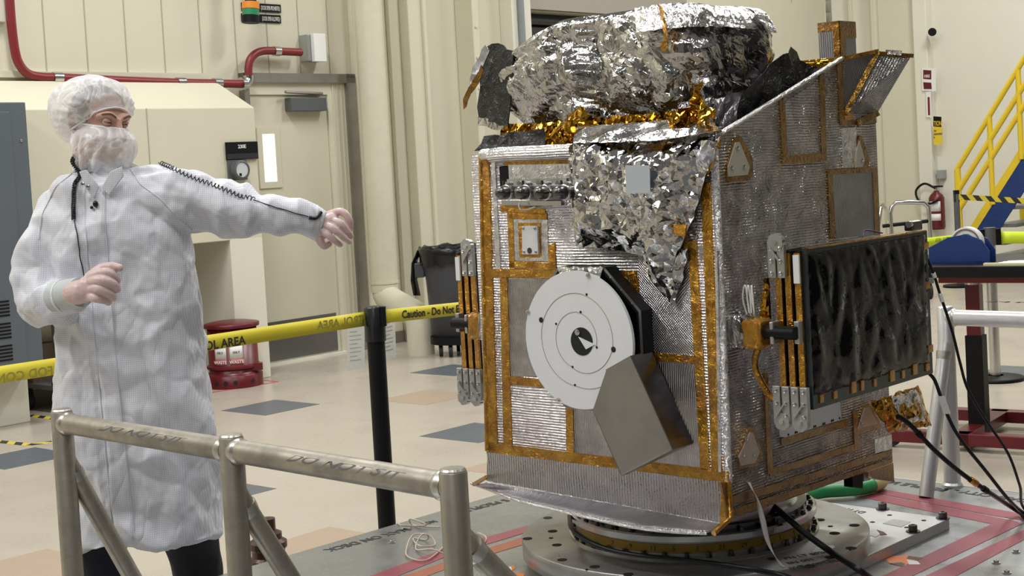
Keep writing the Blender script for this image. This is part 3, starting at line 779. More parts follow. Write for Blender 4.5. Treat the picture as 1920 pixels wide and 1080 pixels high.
for k in range(8):
    j = (k+1) % 8; o2 = NF*.0015
    a_, b_ = P[k]+o2, P[j]+o2; a2, b2 = P[k]*.965+(AC+NF*.052)*.035+o2, P[j]*.965+(AC+NF*.052)*.035+o2
    MB().prism([a_, b_, b2, a2], DR*.003, t=e1).build('tray_rim', M_BAFFLE, tray)
crumple_later = [P[1]+NF*.003, P[2]+NF*.003, P[2]*.86+AC*.14+NF*.004, P[1]*.86+AC*.14+NF*.004]
MB().prism([p+DR*.04 for p in Pi], DR*.004, t=e1).build('tray_floor', M_BLACK, craft)  # black colour holds the shade of the gap behind the disc
for k in range(8):
    for q in (.2, .5, .8):
        p = (P[k]*(1-q)+P[(k+1) % 8]*q); p = p+(AC+NF*.052-p)*.03
        if k in (0, 1, 4, 5, 6): MB().lathe(p, [(.003, 0), (.003, .002), (0, .003)], 8, NF).build('rivet', M_CHROME, tray)
MB().lathe(AC+NF*.002, [(.12, 0), (.12, .07), (0, .07)], 32, NF).build('antenna_hub', M_BLACK, craft)
# folded sheet baffle below the antenna
bm_ = [(1136, 695), (1182, 669), (1260, 842), (1164, 891), (1111, 769)]
baf = MB(); bo = .105
P = [F(x, y, bo) for x, y in bm_]
baf.prism(P, DR*.004, t=-DL)
baffle = baf.build('baffle_face', M_BAFFLE, craft, bevel=.0015)
a_, b_ = F(1182, 669, bo), F(1260, 842, bo)
MB().prism([a_, b_, b_+DR*.095, a_+DR*.095], -DL*.003, t=DR).build('baffle_side', M_DKSTEEL, craft)
a_, b_ = F(1164, 891, bo), F(1260, 842, bo)
MB().prism([a_, b_, b_+DR*.095, a_+DR*.03], -UP*.003, t=-DL, b=DR).build('baffle_bottom', M_BAFFLE, craft)
a_, b_ = F(1136, 695, bo), F(1182, 669, bo)
MB().prism([a_, b_, b_+DR*.095, a_+DR*.04], UP*.003, t=-DL, b=DR).build('baffle_top', M_BAFFLE, craft)
a_, b_ = F(1111, 769, bo), F(1164, 891, bo)
MB().prism([a_, b_, b_+DR*.03, a_+DR*.03], -DL*.003, t=-DL, b=DR).build('baffle_side', M_DKSTEEL, craft)

# ---- crumpled sheets
def inside(p, poly):
    x, y = p; c = False; j = len(poly)-1
    for i in range(len(poly)):
        xi, yi = poly[i]; xj, yj = poly[j]
        if (yi > y) != (yj > y) and x < (xj-xi)*(y-yi)/(yj-yi)+xi: c = not c
        j = i
    return c
def edge_d(p, poly):
    d = 9.; P = V((p[0], p[1]))
    for i in range(len(poly)):
        a = V(poly[i]); b = V(poly[(i+1) % len(poly)]); ab = b-a; t = max(0, min(1, (P-a).dot(ab)/ab.length_squared))
        d = min(d, (a+ab*t-P).length)
    return d
def ridged(p, f, seed=0.):
    return 1-abs(noise.noise(V((p[0]*f+seed, p[1]*f-seed, (p[2] if len(p) > 2 else 0)*f+seed*.7))))*2
def crumple(name, pts3, nrm, cell, hfun, m, parent=craft, solid=.0015, smooth=False, seed=1):
    """irregular triangulated foil sheet: pts3 outline on a plane, hfun(u, v, edge distance) pushes it out along nrm"""
    rnd = random.Random(seed)
    n = nrm.normalized(); o = V(pts3[0])
    t = UP.cross(n).normalized() if abs(n.z) < .95 else DR.copy(); b = n.cross(t)
    poly = [((V(p)-o).dot(t), (V(p)-o).dot(b)) for p in pts3]
    bd = []
    for i in range(len(poly)):
        a = V(poly[i]); c = V(poly[(i+1) % len(poly)]); k = max(1, int((c-a).length/cell))
        for q in range(k):
            pp = a+(c-a)*q/k
            if q: pp = pp+V((rnd.uniform(-1, 1), rnd.uniform(-1, 1)))*cell*.25
            bd.append(pp)
    nb = len(bd); pts = list(bd); poly2 = [tuple(x) for x in bd]
    xs = [p[0] for p in poly]; ys = [p[1] for p in poly]
    x = min(xs)
    while x < max(xs):
        y = min(ys)
        while y < max(ys):
            q = (x+rnd.uniform(-.42, .42)*cell, y+rnd.uniform(-.42, .42)*cell)
            if inside(q, poly2) and edge_d(q, poly2) > cell*.35: pts.append(V(q))
            y += cell
        x += cell
    vo, eo, fo_, _, _, _ = delaunay_2d_cdt(pts, [], [list(range(nb))], 1, 1e-6)
    g = MB(); vs = []
    for p in vo:
        q = (p[0], p[1]); w = o+t*p[0]+b*p[1]
        vs.append(w+n*hfun(p[0], p[1], edge_d(q, poly2), w))
    g.add(vs, [tuple(f) for f in fo_], [(p[0], p[1]) for p in vo], smooth)
    ob = g.build(name, m, parent)
    if solid: s_ = ob.modifiers.new('solid', 'SOLIDIFY'); s_.thickness = solid; s_.offset = -1
    return ob
def ss(x, a, b): t = max(0, min(1, (x-a)/(b-a))); return t*t*(3-2*t)
crumple('tray_foil', crumple_later, NF, .012, lambda u, v, e, w: .004*ridged((u, v), 30, 4), F_MYLARB)
# big drape of foil over the upper right of the front
def hd(u, v, e, w):
    return .055*ss(e, 0, .07) + .020*(ridged((u, v*.6), 7, 3)-.5)*ss(e, 0, .03) + .007*(ridged((u, v), 26, 9)-.5) + random.uniform(-.0022, .0022)
dp = [(1080, 262), (1128, 254), (1230, 262), (1352, 246), (1340, 290), (1322, 330), (1308, 385), (1285, 440), (1270, 472), (1262, 500), (1262, 545), (1232, 530), (1205, 480), (1165, 470), (1120, 466), (1080, 462), (1072, 400), (1067, 340), (1068, 290)]
crumple('foil_drape', [F(x, y, .025) for x, y in dp], NF, .016, hd, F_DRAPE)
crumple('foil_tail', [F(x, y, .012) for x, y in ((1205, 478), (1290, 466), (1283, 520), (1262, 575), (1240, 545), (1215, 520))], NF, .014, lambda u, v, e, w: .012*ss(e, 0, .04)+.006*ridged((u, v), 20, 4), F_DRAPE)
pF('drape_window', quad(1172, 310, 1218, 310, 1219, 362, 1174, 363), .100, simple('bluish_reflective_patch', (.62, .68, .76), .25, .5), base=.098)
pF('amber_patch', quad(1262, 420, 1286, 422, 1284, 444, 1264, 440), .062, F_KAP, base=.056)
# sloped fold between the deck edge and the drape
crumple('foil_shelf', [F(1075, 268, .05), F(1135, 250, .07), F(1235, 258, .07), F(1350, 246, .03), Q(.03, .06, ZT+.03), Q(.50, .06, ZT+.03)], (NF*.5+UP).normalized(), .02, lambda u, v, e, w: .012*ridged((u, v), 9, 2)*ss(e, 0, .03), F_MYLAR)

# ---- the big foil bulb on the top deck
BA, BS, HL, HR = .560, .42, .410, .268
ZB0, ZB1 = 1.575, 1.935
prof = [(0, .78), (.10, .86), (.25, .95), (.45, 1.0), (.62, 1.01), (.76, .99), (.86, .955), (.94, .92), (.98, .87), (1.0, .80)]
def pr(t):
    for i in range(len(prof)-1):
        if t <= prof[i+1][0]:
            k = (t-prof[i][0])/(prof[i+1][0]-prof[i][0]); return prof[i][1]*(1-k)+prof[i+1][1]*k
    return prof[-1][1]
# the footprint is walked in equal steps
_dense = []
for i in range(1441):
    a = 2*math.pi*i/1440; c_, s_ = math.cos(a), math.sin(a)
    _dense.append((math.copysign(abs(c_)**.32, c_)*HL, math.copysign(abs(s_)**.32, s_)*HR))
_cum = [0.]
for i in range(1440): _cum.append(_cum[-1]+math.hypot(_dense[i+1][0]-_dense[i][0], _dense[i+1][1]-_dense[i][1]))
def even(fr):
    fr = (fr % 1.0)*_cum[-1]; lo, hi = 0, 1440
    while hi-lo > 1:
        m_ = (lo+hi)//2
        if _cum[m_] <= fr: lo = m_
        else: hi = m_
    return 2*math.pi*(lo+(fr-_cum[lo])/max(1e-9, _cum[hi]-_cum[lo]))/1440
def bulb_p(th, t, d=0.):
    c, s_ = math.cos(th), math.sin(th); e = .32
    x = math.copysign(abs(c)**e, c); y = math.copysign(abs(s_)**e, s_)
    k = pr(t); zz = ZB0+(ZB1-ZB0)*t
    # the dome drops towards the far left end
    fall = ss(x, .25, 1.0)*.070*ss(t, .5, 1.)
    w = Q(BA+x*HL*k, BS+y*HR*k, zz-fall)
    return w
rnd = random.Random(5); NTH, NH = 180, 30
rows = []
for j in range(NH+1):
    row = []
    for i in range(NTH):
        th = even((i+(.5 if j % 2 else 0)+rnd.uniform(-.3, .3))/NTH); t = min(1, max(0, (j+(rnd.uniform(-.3, .3) if 0 < j < NH else 0))/NH))
        w = bulb_p(th, t); cc = Q(BA, BS, w.z); n = (w-cc); n.z = 0; n.normalize()
        amp = 1-ss(t, .80, .95)*.75
        v1 = noise.voronoi(V((w.x*1.0+w.z*.25, w.y, w.z*.75+3))*5.2)[0]; v2 = noise.voronoi(V((w.x, w.y+w.z*.3, w.z))*13+V((5, 1, 0)))[0]
        fold = -.080*(.42-(v1[1]-v1[0]))*amp*(1-.35*t)
        sag = .016*((v2[1]-v2[0])-.3)*amp
        row.append(w+n*(fold+sag+rnd.uniform(-.0012, .0012))+UP*(.010*noise.noise(w*9)*amp))
    rows.append(row)
g = MB(); g.grid(rows, False, True)
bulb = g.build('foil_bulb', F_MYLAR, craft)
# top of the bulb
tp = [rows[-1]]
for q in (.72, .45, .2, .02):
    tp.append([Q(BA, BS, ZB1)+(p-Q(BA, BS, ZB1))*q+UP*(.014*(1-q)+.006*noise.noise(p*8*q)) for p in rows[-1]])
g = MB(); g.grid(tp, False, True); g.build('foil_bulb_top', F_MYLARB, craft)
# lamplight on the bevel, put into strip colour, near corner and right end
def band(name, th0, th1, t0, t1, m, off=.006, n=26, mm=7, drop=0):
    R = []
    for j in range(mm+1):
        t = t0+(t1-t0)*j/mm; row = []
        for i in range(n+1):
            th = th0+(th1-th0)*i/n; w = bulb_p(th, min(t, 1)); cc = Q(BA, BS, w.z); d = w-cc; d.z = 0; d.normalize()
            row.append(w+d*(off+random.uniform(-.0025, .0025))+UP*(random.uniform(-.002, .002)+off*.8*ss(t, .85, 1.0)))
        R.append(row)
    g = MB(); g.grid(R, False); return g.build(name, m, craft, solid=.001)
band('lit_bevel_band', math.radians(175), math.radians(262), .80, 1.0, F_MYLARB, .004, 40, 8)
band('lit_bevel_band', math.radians(150), math.radians(176), .78, 1.0, F_MYLARB, .004, 14, 8)
band('amber_tape', math.radians(243), math.radians(246), .70, .99, F_KAP, .010, 2, 8)
band('amber_tape', math.radians(243.5), math.radians(249), .62, .70, F_KAP, .008, 3, 3)
# crumpled gold foil collar under the bulb
def ruffle(name, P0, P1, z0, z1, out, m, n=60, seed=1, amp=.02):
    rr_ = random.Random(seed); R = []
    for j in range(6):
        t = j/5.; row = []
        for i in range(n+1):
            p = P0+(P1-P0)*i/n
            o_ = out*(1-t)*(.5+.9*abs(noise.noise(V((i*.33, seed, t))))) + rr_.uniform(-amp, amp)*.35
            row.append(V((p.x, p.y, z0+(z1-z0)*t+rr_.uniform(-.004, .004)))+NF*o_+DL*rr_.uniform(-.005, .005))
        R.append(row)
    g = MB(); g.grid(R, False); return g.build(name, m, craft, solid=.001)
ruffle('gold_collar', Q(.86, .13, 0), Q(.06, .13, 0), 1.535, 1.625, .055, F_GOLD, 80, 3)
crumple('gold_peak', [Q(.68, .115, 1.56), Q(.44, .115, 1.56), Q(.46, .125, 1.60), Q(.53, .135, 1.665), Q(.58, .135, 1.64), Q(.64, .125, 1.60)], NF, .014, lambda u, v, e, w: .022*ss(e, 0, .03)+.008*ridged((u, v), 22, 4), F_GOLD)
crumple('gold_gusset', [S(1322, 330, .004), S(1335, 262, .012), S(1352, 240, .012), S(1358, 252, .012), S(1341, 300, .012)], NS, .012, lambda u, v, e, w: .012*ridged((u, v), 30, 4), F_GOLD)
crumple('gold_gusset', [Q(.14, .02, 1.55), Q(-.005, .02, 1.55), Q(.0, .06, 1.60), Q(.03, .12, 1.70), Q(.07, .14, 1.63), Q(.14, .14, 1.62)], NF, .014, lambda u, v, e, w: .03*ridged((u, v), 22, 4), F_GOLD)
crumple('black_gusset', [Q(.88, .02, 1.545), Q(.60, .02, 1.55), Q(.62, .05, 1.60), Q(.86, .05, 1.585)], (NF+UP*.6).normalized(), .02, lambda u, v, e, w: .012*ridged((u, v), 14, 4), F_BLACKD)
crumple('dark_film', [Q(.05, .18, 1.56), Q(.02, .55, 1.56), Q(.02, .62, 1.74), Q(.08, .50, 1.80), Q(.10, .22, 1.66)], NS, .03, lambda u, v, e, w: .014*ridged((u, v), 8, 4), F_BLACKD)
# flaps at the left end of the bulb
def PX(x, y, a): return hit(x, y, Q(a, 0, 0), DL)      # on a plane across the craft
LA = BA+HL+.01
def fan(name, pts, m, th=.004, seed=2, cell=.03):
    P = [aty(x, y, d) for x, y, d in pts]
    n = (P[1]-P[0]).cross(P[2]-P[0]).normalized()
    if n.dot(CAM-P[0]) < 0: n = -n
    return crumple(name, P, n, cell, lambda u, v, e, w: .006*ridged((u, v), 14, seed), m, solid=th, seed=seed)
fan('black_side_film', [(903, 98, 4.78), (925, 82, 4.72), (962, 95, 4.62), (958, 160, 4.62), (985, 246, 4.66), (940, 228, 4.72), (897, 222, 4.78), (897, 130, 4.78)], F_BLACKD, .004, 5)
fan('side_flap', [(912, 85, 4.72), (920, 96, 4.70), (905, 130, 4.72), (872, 186, 4.76), (864, 186, 4.76), (888, 125, 4.76)], F_SIDEV, .004, 6, .02)
fan('side_flap_tape', [(903, 122, 4.70), (907, 130, 4.70), (875, 200, 4.75), (868, 206, 4.75), (869, 186, 4.75)], F_KAPD, .004, 7, .02)
fan('lower_film', [(898, 219, 4.77), (938, 228, 4.70), (985, 235, 4.62), (990, 262, 4.60), (960, 246, 4.66), (897, 236, 4.77)], F_MYLAR, .002, 9, .02)

# ---- folded solar wings on both sides
def W(side_, u, w, z):
    if side_ > 0: return V((C.x, C.y, 0))+DR*u+NS*w+UP*z
    return V((C.x, C.y, 0))+DL*(W1+w)+DR*u+UP*z
def wing(sd):
    N_ = NS if sd > 0 else DL
    z0, z1, u0_, u1_ = .815, 1.232, .105, .80
    if sd < 0: z0, z1 = .80, 1.225
    root = craft
    ws = (.117, .146, .176)
    for i, w0 in enumerate(ws):
        MB().box(W(sd, u0_+.006, w0, z0), DR*(u1_-u0_-.006), N_*.017, UP*(z1-z0)).build('array_panel', M_BLACK, craft)
        MB().box(W(sd, u0_, w0-.0005, z0+.005), DR*.008, N_*.018, UP*(z1-z0-.01)).build('gold_edge_tape', F_KAP, craft)
        if i < 2:
            MB().box(W(sd, u0_+.02, w0+.017, z0+.01), DR*(u1_-u0_-.04), N_*.012, UP*(z1-z0-.02)).build('panel_spacer', M_BLACKR, craft)
    # outer glazed panel and its loose black film
    MB().box(W(sd, u0_+.012, .193, z0-.005), DR*(u1_-u0_-.012), N_*.014, UP*(z1-z0+.01)).build('outer_panel', M_GLASSY, craft)
    if sd > 0:
        def hb(u, v, e, w):
            va = noise.voronoi(V((u*13+v*2, v*6, 1)))[0]; vb = noise.voronoi(V((u*24, v*17+u*8, 4)))[0]
            return ss(e, 0, .025)*(.003+.011*(va[1]-va[0])+.002*(vb[1]-vb[0]))
        P = [W(sd, a, .2075, z) for a, z in ((u0_+.018, z0+.032), (u1_-.016, z0+.030), (u1_-.014, z1-.006), (u0_+.018, z1-.008))]
        crumple('black_film', P, N_, .010, hb, F_BLACK, solid=.001, smooth=True)
        MB().box(W(sd, u0_+.02, .190, z1+.004), DR*(u1_-u0_-.03), N_*.02, UP*.004).build('gold_edge_tape', F_KAP, craft)
        rr_ = random.Random(4)
        for k in range(9):
            uu_ = u0_+.05+k*.073+rr_.uniform(-.015, .015); hh = rr_.uniform(.02, .035)
            MB().box(W(sd, uu_, .2076, z0+.008), DR*rr_.uniform(.012, .03), N_*.0035, UP*hh).build('amber_tab', F_KAP, craft)
        for zz in (z0+.06, z0+.25, z1-.05):
            MB().box(W(sd, u1_-.03, .2076, zz), DR*.03, N_*.0035, UP*.022).build('amber_tab', F_KAP, craft)
    # hinges
    def hinge(w0, zc, up):
        """two cheek plates and a toothed disc, in front of the panel edges"""
        h_ = MB()
        for k in (0, 1):
            h_ = MB(); a = w0+k*.028
            h_.box(W(sd, u0_-.016, a, zc-.045), DR*.014, N_*.023, UP*.09)
            hp = h_.build('hinge_cheek', M_BRACK, craft, bevel=.002)
            for zz in (-.033, .0, .033):
                MB().lathe(W(sd, u0_-.016, a+.0115, zc+zz), [(.0055, 0), (.0055, .004), (.003, .005), (0, .003)], 10, NF).build('hinge_bolt', M_CHROME, hp)
        dc = W(sd, u0_-.018, w0+.026, zc+up*.050)
        pr_ = []
        g_ = MB(); n_ = 28
        pts = [dc+(N_*math.cos(2*math.pi*q/n_)+UP*math.sin(2*math.pi*q/n_))*(.024 if q % 4 else .0215) for q in range(n_)]
        g_.prism(pts, DR*.016, t=N_); hd_ = g_.build('hinge_disc', M_BRACK, craft)
        MB().lathe(dc, [(.007, 0), (.007, .004), (0, .004)], 12, NF).build('hinge_bolt', M_CHROME, hd_)
        MB().box(dc-UP*up*.010+NF*.006-N_*.020, N_*.006, DR*.005, UP*(-up*.040)+N_*.030).build('hinge_spring', M_BRACK, hd_)
    hinge(.105, z1-.025, 1)
    hinge(.100, z0+.012, -1); hinge(.156, z0+.012, -1)
    MB().box(W(sd, u0_-.006, .176, z1-.085), DR*.006, N_*.018, UP*.075).build('end_plate', M_ANT, craft)
    # hinge arm, gimbal and tie rods
    zc = 1.018 if sd > 0 else 1.005
    MB().cyl(W(sd, u0_-.030, .085, zc), W(sd, u0_-.030, .190, zc), .018, 20).build('drive_motor', M_BLACK, craft)
    MB().box(W(sd, u0_-.045, .118, zc-.030), DR*.04, N_*.012, UP*.06).build('motor_clamp', M_BRACK, craft, bevel=.003)
    MB().box(W(sd, u0_-.020, .178, zc-.030), DR*.02, N_*.016, UP*.06).build('motor_plate', M_BRACK, craft, bevel=.002)
    MB().cyl(W(sd, u0_-.030, .0, zc), W(sd, u0_-.030, .09, zc), .026, 16).build('drive_arm', F_KAP, craft)
    rr_ = random.Random(11)
    def sq(a, e=.35): return math.copysign(abs(math.cos(a))**e, math.cos(a)), math.copysign(abs(math.sin(a))**e, math.sin(a))
    for nm_, m_, w_a, w_b, ru, rz, dz in (('foil_box', F_MYLAR, .0, .050, .040, .046, .0), ('amber_box', F_KAP, .046, .100, .034, .042, -.004)):
        g_ = MB(); R = []
        for jj in range(8):
            w_ = w_a+(w_b-w_a)*jj/7; k_ = 1 if jj < 7 else .80; row = []
            for i in range(26):
                x_, y_ = sq(2*math.pi*i/26)
                row.append(W(sd, u0_-.030+x_*ru*k_+rr_.uniform(-.0025, .0025), w_+rr_.uniform(-.0015, .0015), zc+dz+y_*rz*k_+rr_.uniform(-.0025, .0025)))
            R.append(row)
        g_.grid(R, False, True); g_.add(R[-1], [tuple(range(26))]); g_.build(nm_, m_, craft)
    g_ = MB(); R = []
    for j in range(8):
        t = j/7.; R.append([W(sd, u0_+.01+(.018-.010*t+rr_.uniform(-.004, .004))*math.cos(2*math.pi*i/10), .07+.012*t+(.018-.01*t)*math.sin(2*math.pi*i/10), zc+.02+.12*t) for i in range(10)])
    g_.grid(R, False, True); g_.build('gold_wrap', F_GOLD, craft)
    for q in range(3):
        MB().tube(spline([W(sd, u0_-.02, .035+.012*q, zc+.04), W(sd, u0_-.03, .03+.014*q, zc+.09), W(sd, u0_-.03, .040+.010*q, zc+.125), W(sd, u0_-.03, .048+.008*q, zc+.05)], 5), .0022, 6).build('white_lead', M_WHITE, craft)
    MB().tube(spline([W(sd, u0_-.01, .06, zc-.04), W(sd, u0_-.01, .045, zc-.10), W(sd, u0_, .075, zc-.17), W(sd, u0_+.01, .10, zc-.19)], 6), .010, 8).build('cable_wrap', F_KAP, craft)
wing(1); wing(-1)
MB().tube(spline([W(1, .45, .19, 1.244), W(1, .5, .17, 1.26), W(1, .58, .18, 1.246)], 6), .002, 6).build('violet_lead', simple('violet_wire', (.10, .03, .16), .5), craft)
MB().cbox(W(1, .74, .195, 1.256), DR*.06, NS*.03, UP*.028).build('wing_connector', M_DKSTEEL, craft, bevel=.004)
MB().cyl(W(1, .70, .20, 1.262), W(1, .76, .20, 1.262), .010, 12).build('wing_connector', M_CHROME, craft)

# gold pouch below the wing
crumple('gold_pouch', [S(1630, 754, .09), S(1721, 722, .09), S(1744, 798, .09), S(1668, 812, .09)], NS, .02, lambda u, v, e, w: .022*ss(e, 0, .05)+.008*ridged((u, v), 16, 4), F_GOLD, solid=.006)
crumple('pouch_face', [S(1668, 745, .106), S(1716, 730, .106), S(1734, 788, .106), S(1690, 795, .106)], NS, .014, lambda u, v, e, w: .010*ridged((u, v), 22, 4), F_MYLARB, solid=.002)
# ------------------------------------------------------------------ deck, turntable, railings, cables
ZD = .25
def D(x, y, z=ZD): return atz(x, y, z)
pl0 = D(545, 1040); pl1 = D(913, 933); ax_ = (pl1-pl0).normalized(); bx_ = V((ax_.y, -ax_.x, 0))
pr0 = D(1680, 897)
k_ = (pr0-pl0).dot(ax_)
corner = pl0+ax_*k_                      # far left corner of the deck
corner.z = 0
def DP(a, b, z=ZD): return V((corner.x, corner.y, 0)) + -ax_*a + bx_*b + UP*z      # a: towards the camera, b: to the right
deck = empty('dolly_deck', DP(1.7, 1.2, .10), 'large silver aluminium deck platform with red striped border under turntable', 'platform')
MB().box(DP(0, 0, ZD-.012), -ax_*3.55, bx_*3.1, UP*.012).build('deck_plate', M_DECK, deck)
MB().box(DP(.03, .03, ZD-.13), -ax_*3.49, bx_*3.04, UP*.118).build('deck_frame', M_PIPEA2, deck)
for a in (.3, 3.2):
    for b in (.3, 2.8):
        MB().cyl(DP(a-.02, b, .06), DP(a+.02, b, .06), .06, 20).build('deck_caster', M_BLACKR, deck)
MB().box(DP(-.004, 0, ZD-.05), -ax_*.004, bx_*3.1, UP*.052).build('edge_trim', M_WHITE, deck)
# red stripe pairs, measured on the deck
M_STRIPE = simple('faded_red_deck_paint', (.36, .085, .12), .3, .15, nscale=7, namt=.12)
M_STRIPE2 = simple('orange_red_deck_paint', (.42, .13, .08), .3, .15, nscale=7, namt=.12)
def dpoly(name, pts, m, z0=.0, th=.0012, parent=deck): return MB().prism([D(x, y, ZD+z0+th) for x, y in pts], -UP*(th+.0002), t=ax_, b=bx_).build(name, m, parent)
dpoly('red_stripe', [(1585, 913), (1700, 935), (1860, 966), (2010, 990), (2010, 978), (1900, 960), (1700, 925), (1620, 911)], M_STRIPE)
dpoly('red_stripe', [(1560, 922), (1625, 934), (1760, 962), (1860, 982), (1916, 982), (1909, 978), (1770, 950), (1620, 922)], M_STRIPE)
dpoly('red_stripe', [(1860, 982), (1650, 1082), (1580, 1140), (1480, 1190), (1540, 1190), (1705, 1082), (1916, 982)], M_STRIPE, .0002)
dpoly('red_stripe', [(1935, 986), (1730, 1082), (1600, 1150), (1680, 1150), (1788, 1082), (1960, 990)], M_STRIPE, .0002)
dpoly('red_stripe', [(688, 1082), (830, 1030), (990, 985), (990, 997), (835, 1044), (740, 1082)], M_STRIPE)
dpoly('orange_stripe', [(750, 1082), (860, 1045), (990, 1004), (990, 1018), (870, 1054), (795, 1082)], M_STRIPE2)
# stencilled lettering, reading from outside the deck
M_STEN = simple('black_stencil_paint', (.035, .035, .035), .6)
p0, p1 = D(634, 1030), D(772, 993)
dv = (p1-p0).normalized(); cv = V((-dv.y, dv.x, 0))
text('stencil_lettering', 'MAX ON DECK', p1+cv*.035+UP*.001, -dv, -cv, .038, M_STEN, deck, .03, .92)
p2, p3 = D(885, 956), D(948, 940)
text('stencil_lettering', '5 PEOPLE', p3+cv*.03+dv*.02+UP*.001, -dv, -cv, .038, M_STEN, deck, .03, .95)
text('stencil_lettering', 'NO.', D(822, 978)+cv*.03+UP*.001, -dv, -cv, .03, M_STEN, deck, .03, .7)
p0, p1 = D(1698, 910), D(1772, 921); dv = (p1-p0).normalized(); cv = V((-dv.y, dv.x, 0))
text('stencil_lettering', 'PEOPLE MAX', p1+cv*.03+UP*.001, -dv, -cv, .040, M_STEN, deck, .03, .95)
text('stencil_lettering', 'CAPACITY - 5', D(1925, 942)+cv*.035+UP*.001, -dv, -cv, .040, M_STEN, deck, .03, .95)
# small deck bolts
def bolt(p, r=.012, h=.014, par=deck, m=M_BRACK):
    b = MB(); b.lathe(p, [(r*1.6, 0), (r*1.6, .003), (r, .003), (r, h), (r*.85, h+.002), (r*.4, h+.002), (r*.4, h-.004), (0, h-.004)], 14)
    return b.build('deck_bolt', m, par)
for x, y in ((1868, 1056), (1905, 1036), (735, 1018), (1888, 1075), (1790, 1095)): bolt(D(x, y), .008, .008)
# mounting plate under the turntable
corn = D(1780, 972, ZD+.035)
MP = lambda a, b, z: V((corn.x, corn.y, 0)) - ax_*a - bx_*b + UP*z
plate_ = MB().box(MP(0, 0, ZD), -ax_*.90, -bx_*.95, UP*.035).build('mounting_plate', M_PLATE, None, bevel=.002)
tag(plate_, 'pale square machined plate lying on deck under round turntable', 'plate')
for x, y in ((1655, 955), (1768, 972), (1712, 997)): bolt(D(x, y, ZD+.035), .014, .020, plate_, M_DKSTEEL)
for x, y in ((1668, 966), (1636, 979), (1732, 976), (1700, 989)):
    MB().lathe(D(x, y, ZD+.0351), [(.008, 0), (.008, .001), (0, .001)], 12).build('hole', M_HOLE, plate_)
p0, p1 = D(1560, 950, ZD+.036), D(1618, 962, ZD+.036); dv = (p1-p0).normalized(); cv = V((-dv.y, dv.x, 0))
text('stencil_lettering', 'DY PANEL 77', p1+cv*.02, -dv, -cv, .026, M_STEN, plate_, .01, .9)
P = [D(x, y, ZD+.0362) for x, y in ((1652, 983), (1668, 975), (1700, 976), (1711, 982), (1690, 985))]
MB().prism(P, -UP*.001, t=ax_).build('grey_label', simple('grey_film_label', (.42, .42, .39), .5), plate_) if 0 else None
MB().prism([D(x, y, ZD+.0362) for x, y in ((1655, 981), (1675, 973), (1708, 978), (1690, 988))], -UP*.001, t=ax_).build('grey_label', simple('grey_film_label', (.42, .42, .39), .5), plate_)
MB().prism([D(x, y, ZD+.0364) for x, y in ((1628, 995), (1640, 993), (1652, 1000), (1642, 1007), (1630, 1003))], -UP*.001, t=ax_).build('white_sticker', M_WHITE, plate_)
MB().prism([D(x, y, ZD+.0366) for x, y in ((1644, 993), (1657, 997), (1663, 1002), (1651, 1003))], -UP*.001, t=ax_).build('red_sticker', M_RED, plate_)
# torn warning stickers on the deck and turntable
def sticker(name, pts, cuts, z, par=deck):
    st = MB().prism([D(x, y, z+.0012) for x, y in pts], -UP*.001, t=ax_).build(name, simple('orange_sticker', (.80, .22, .05), .5), par)
    for c, m in cuts: MB().prism([D(x, y, z+.0018) for x, y in c], -UP*.0008, t=ax_).build('sticker_print', m, st)
M_OLV = simple('sticker_black', (.05, .05, .04), .5)
sticker('warning_sticker', [(1660, 1049), (1675, 1042), (1705, 1041), (1735, 1046), (1740, 1055), (1725, 1062), (1690, 1062), (1668, 1056)],
        [([(1703, 1042), (1731, 1046), (1722, 1050), (1700, 1047)], M_OLV), ([(1668, 1056), (1690, 1054), (1697, 1057), (1694, 1062)], M_OLV), ([(1700, 1049), (1720, 1052), (1726, 1058), (1704, 1058)], M_WHITE)], ZD)
TC = Q(W1/2, W2/2, 0)+V((-.005, -.015, 0)); TZ = .34
sticker('warning_sticker', [(932, 1068), (950, 1063), (963, 1060), (966, 1066), (955, 1073), (985, 1076), (980, 1082), (938, 1080)],
        [([(940, 1067), (958, 1062), (960, 1068), (948, 1074)], M_WHITE)], ZD)
# turntable
tt = empty('turntable', V((TC.x, TC.y, ZD+.035)), 'wide round grey aluminium turntable disc with bolt holes beneath spacecraft', 'turntable')
RD = .535
MB().lathe(V((TC.x, TC.y, 0)), [(0, ZD+.0352), (RD, ZD+.0352), (RD, TZ-.003), (RD-.003, TZ), (0, TZ)], 128, UP, True).build('base_disc', M_TURN, tt)
for x, y, r in ((1027, 971, .015), (1036, 996, .015), (989, 1010, .015), (1044, 1022, .015), (1054, 1050, .015), (1115, 1063, .015), (1033, 1009, .007), (1178, 1077, .015),
                (1537, 975, .016), (1602, 985, .016), (1565, 1000, .016), (1596, 1028, .016), (1557, 1045, .016), (1518, 1062, .016), (1557, 987, .008), (1100, 1068, .005), (1448, 1048, .015)):
    p = D(x, y, TZ)
    MB().lathe(p+UP*.0001, [(r, 0), (r, .0009), (0, .0009)], 24).build('bolt_hole', M_HOLE, tt)
c0 = V((TC.x, TC.y, 0))
def ring(name, prof, m, sm=False): return MB().lathe(c0, prof, 128, UP, sm).build(name, m, tt)
ring('lower_flange', [(.385, TZ), (.385, TZ+.010), (.340, TZ+.012), (.330, TZ+.012)], M_CHROME)
ring('ring_wall', [(.362, TZ+.010), (.362, TZ+.062)], M_TURN)
ring('kapton_band', [(.364, TZ+.020), (.3645, TZ+.021), (.3645, TZ+.045), (.364, TZ+.046)], simple('ochre_ring_band', (.36, .22, .03), .35, .4, nscale=12, namt=.12))
ring('upper_flange', [(.362, TZ+.052), (.380, TZ+.056), (.380, TZ+.072), (.374, TZ+.076), (.335, TZ+.076)], M_CHROME)
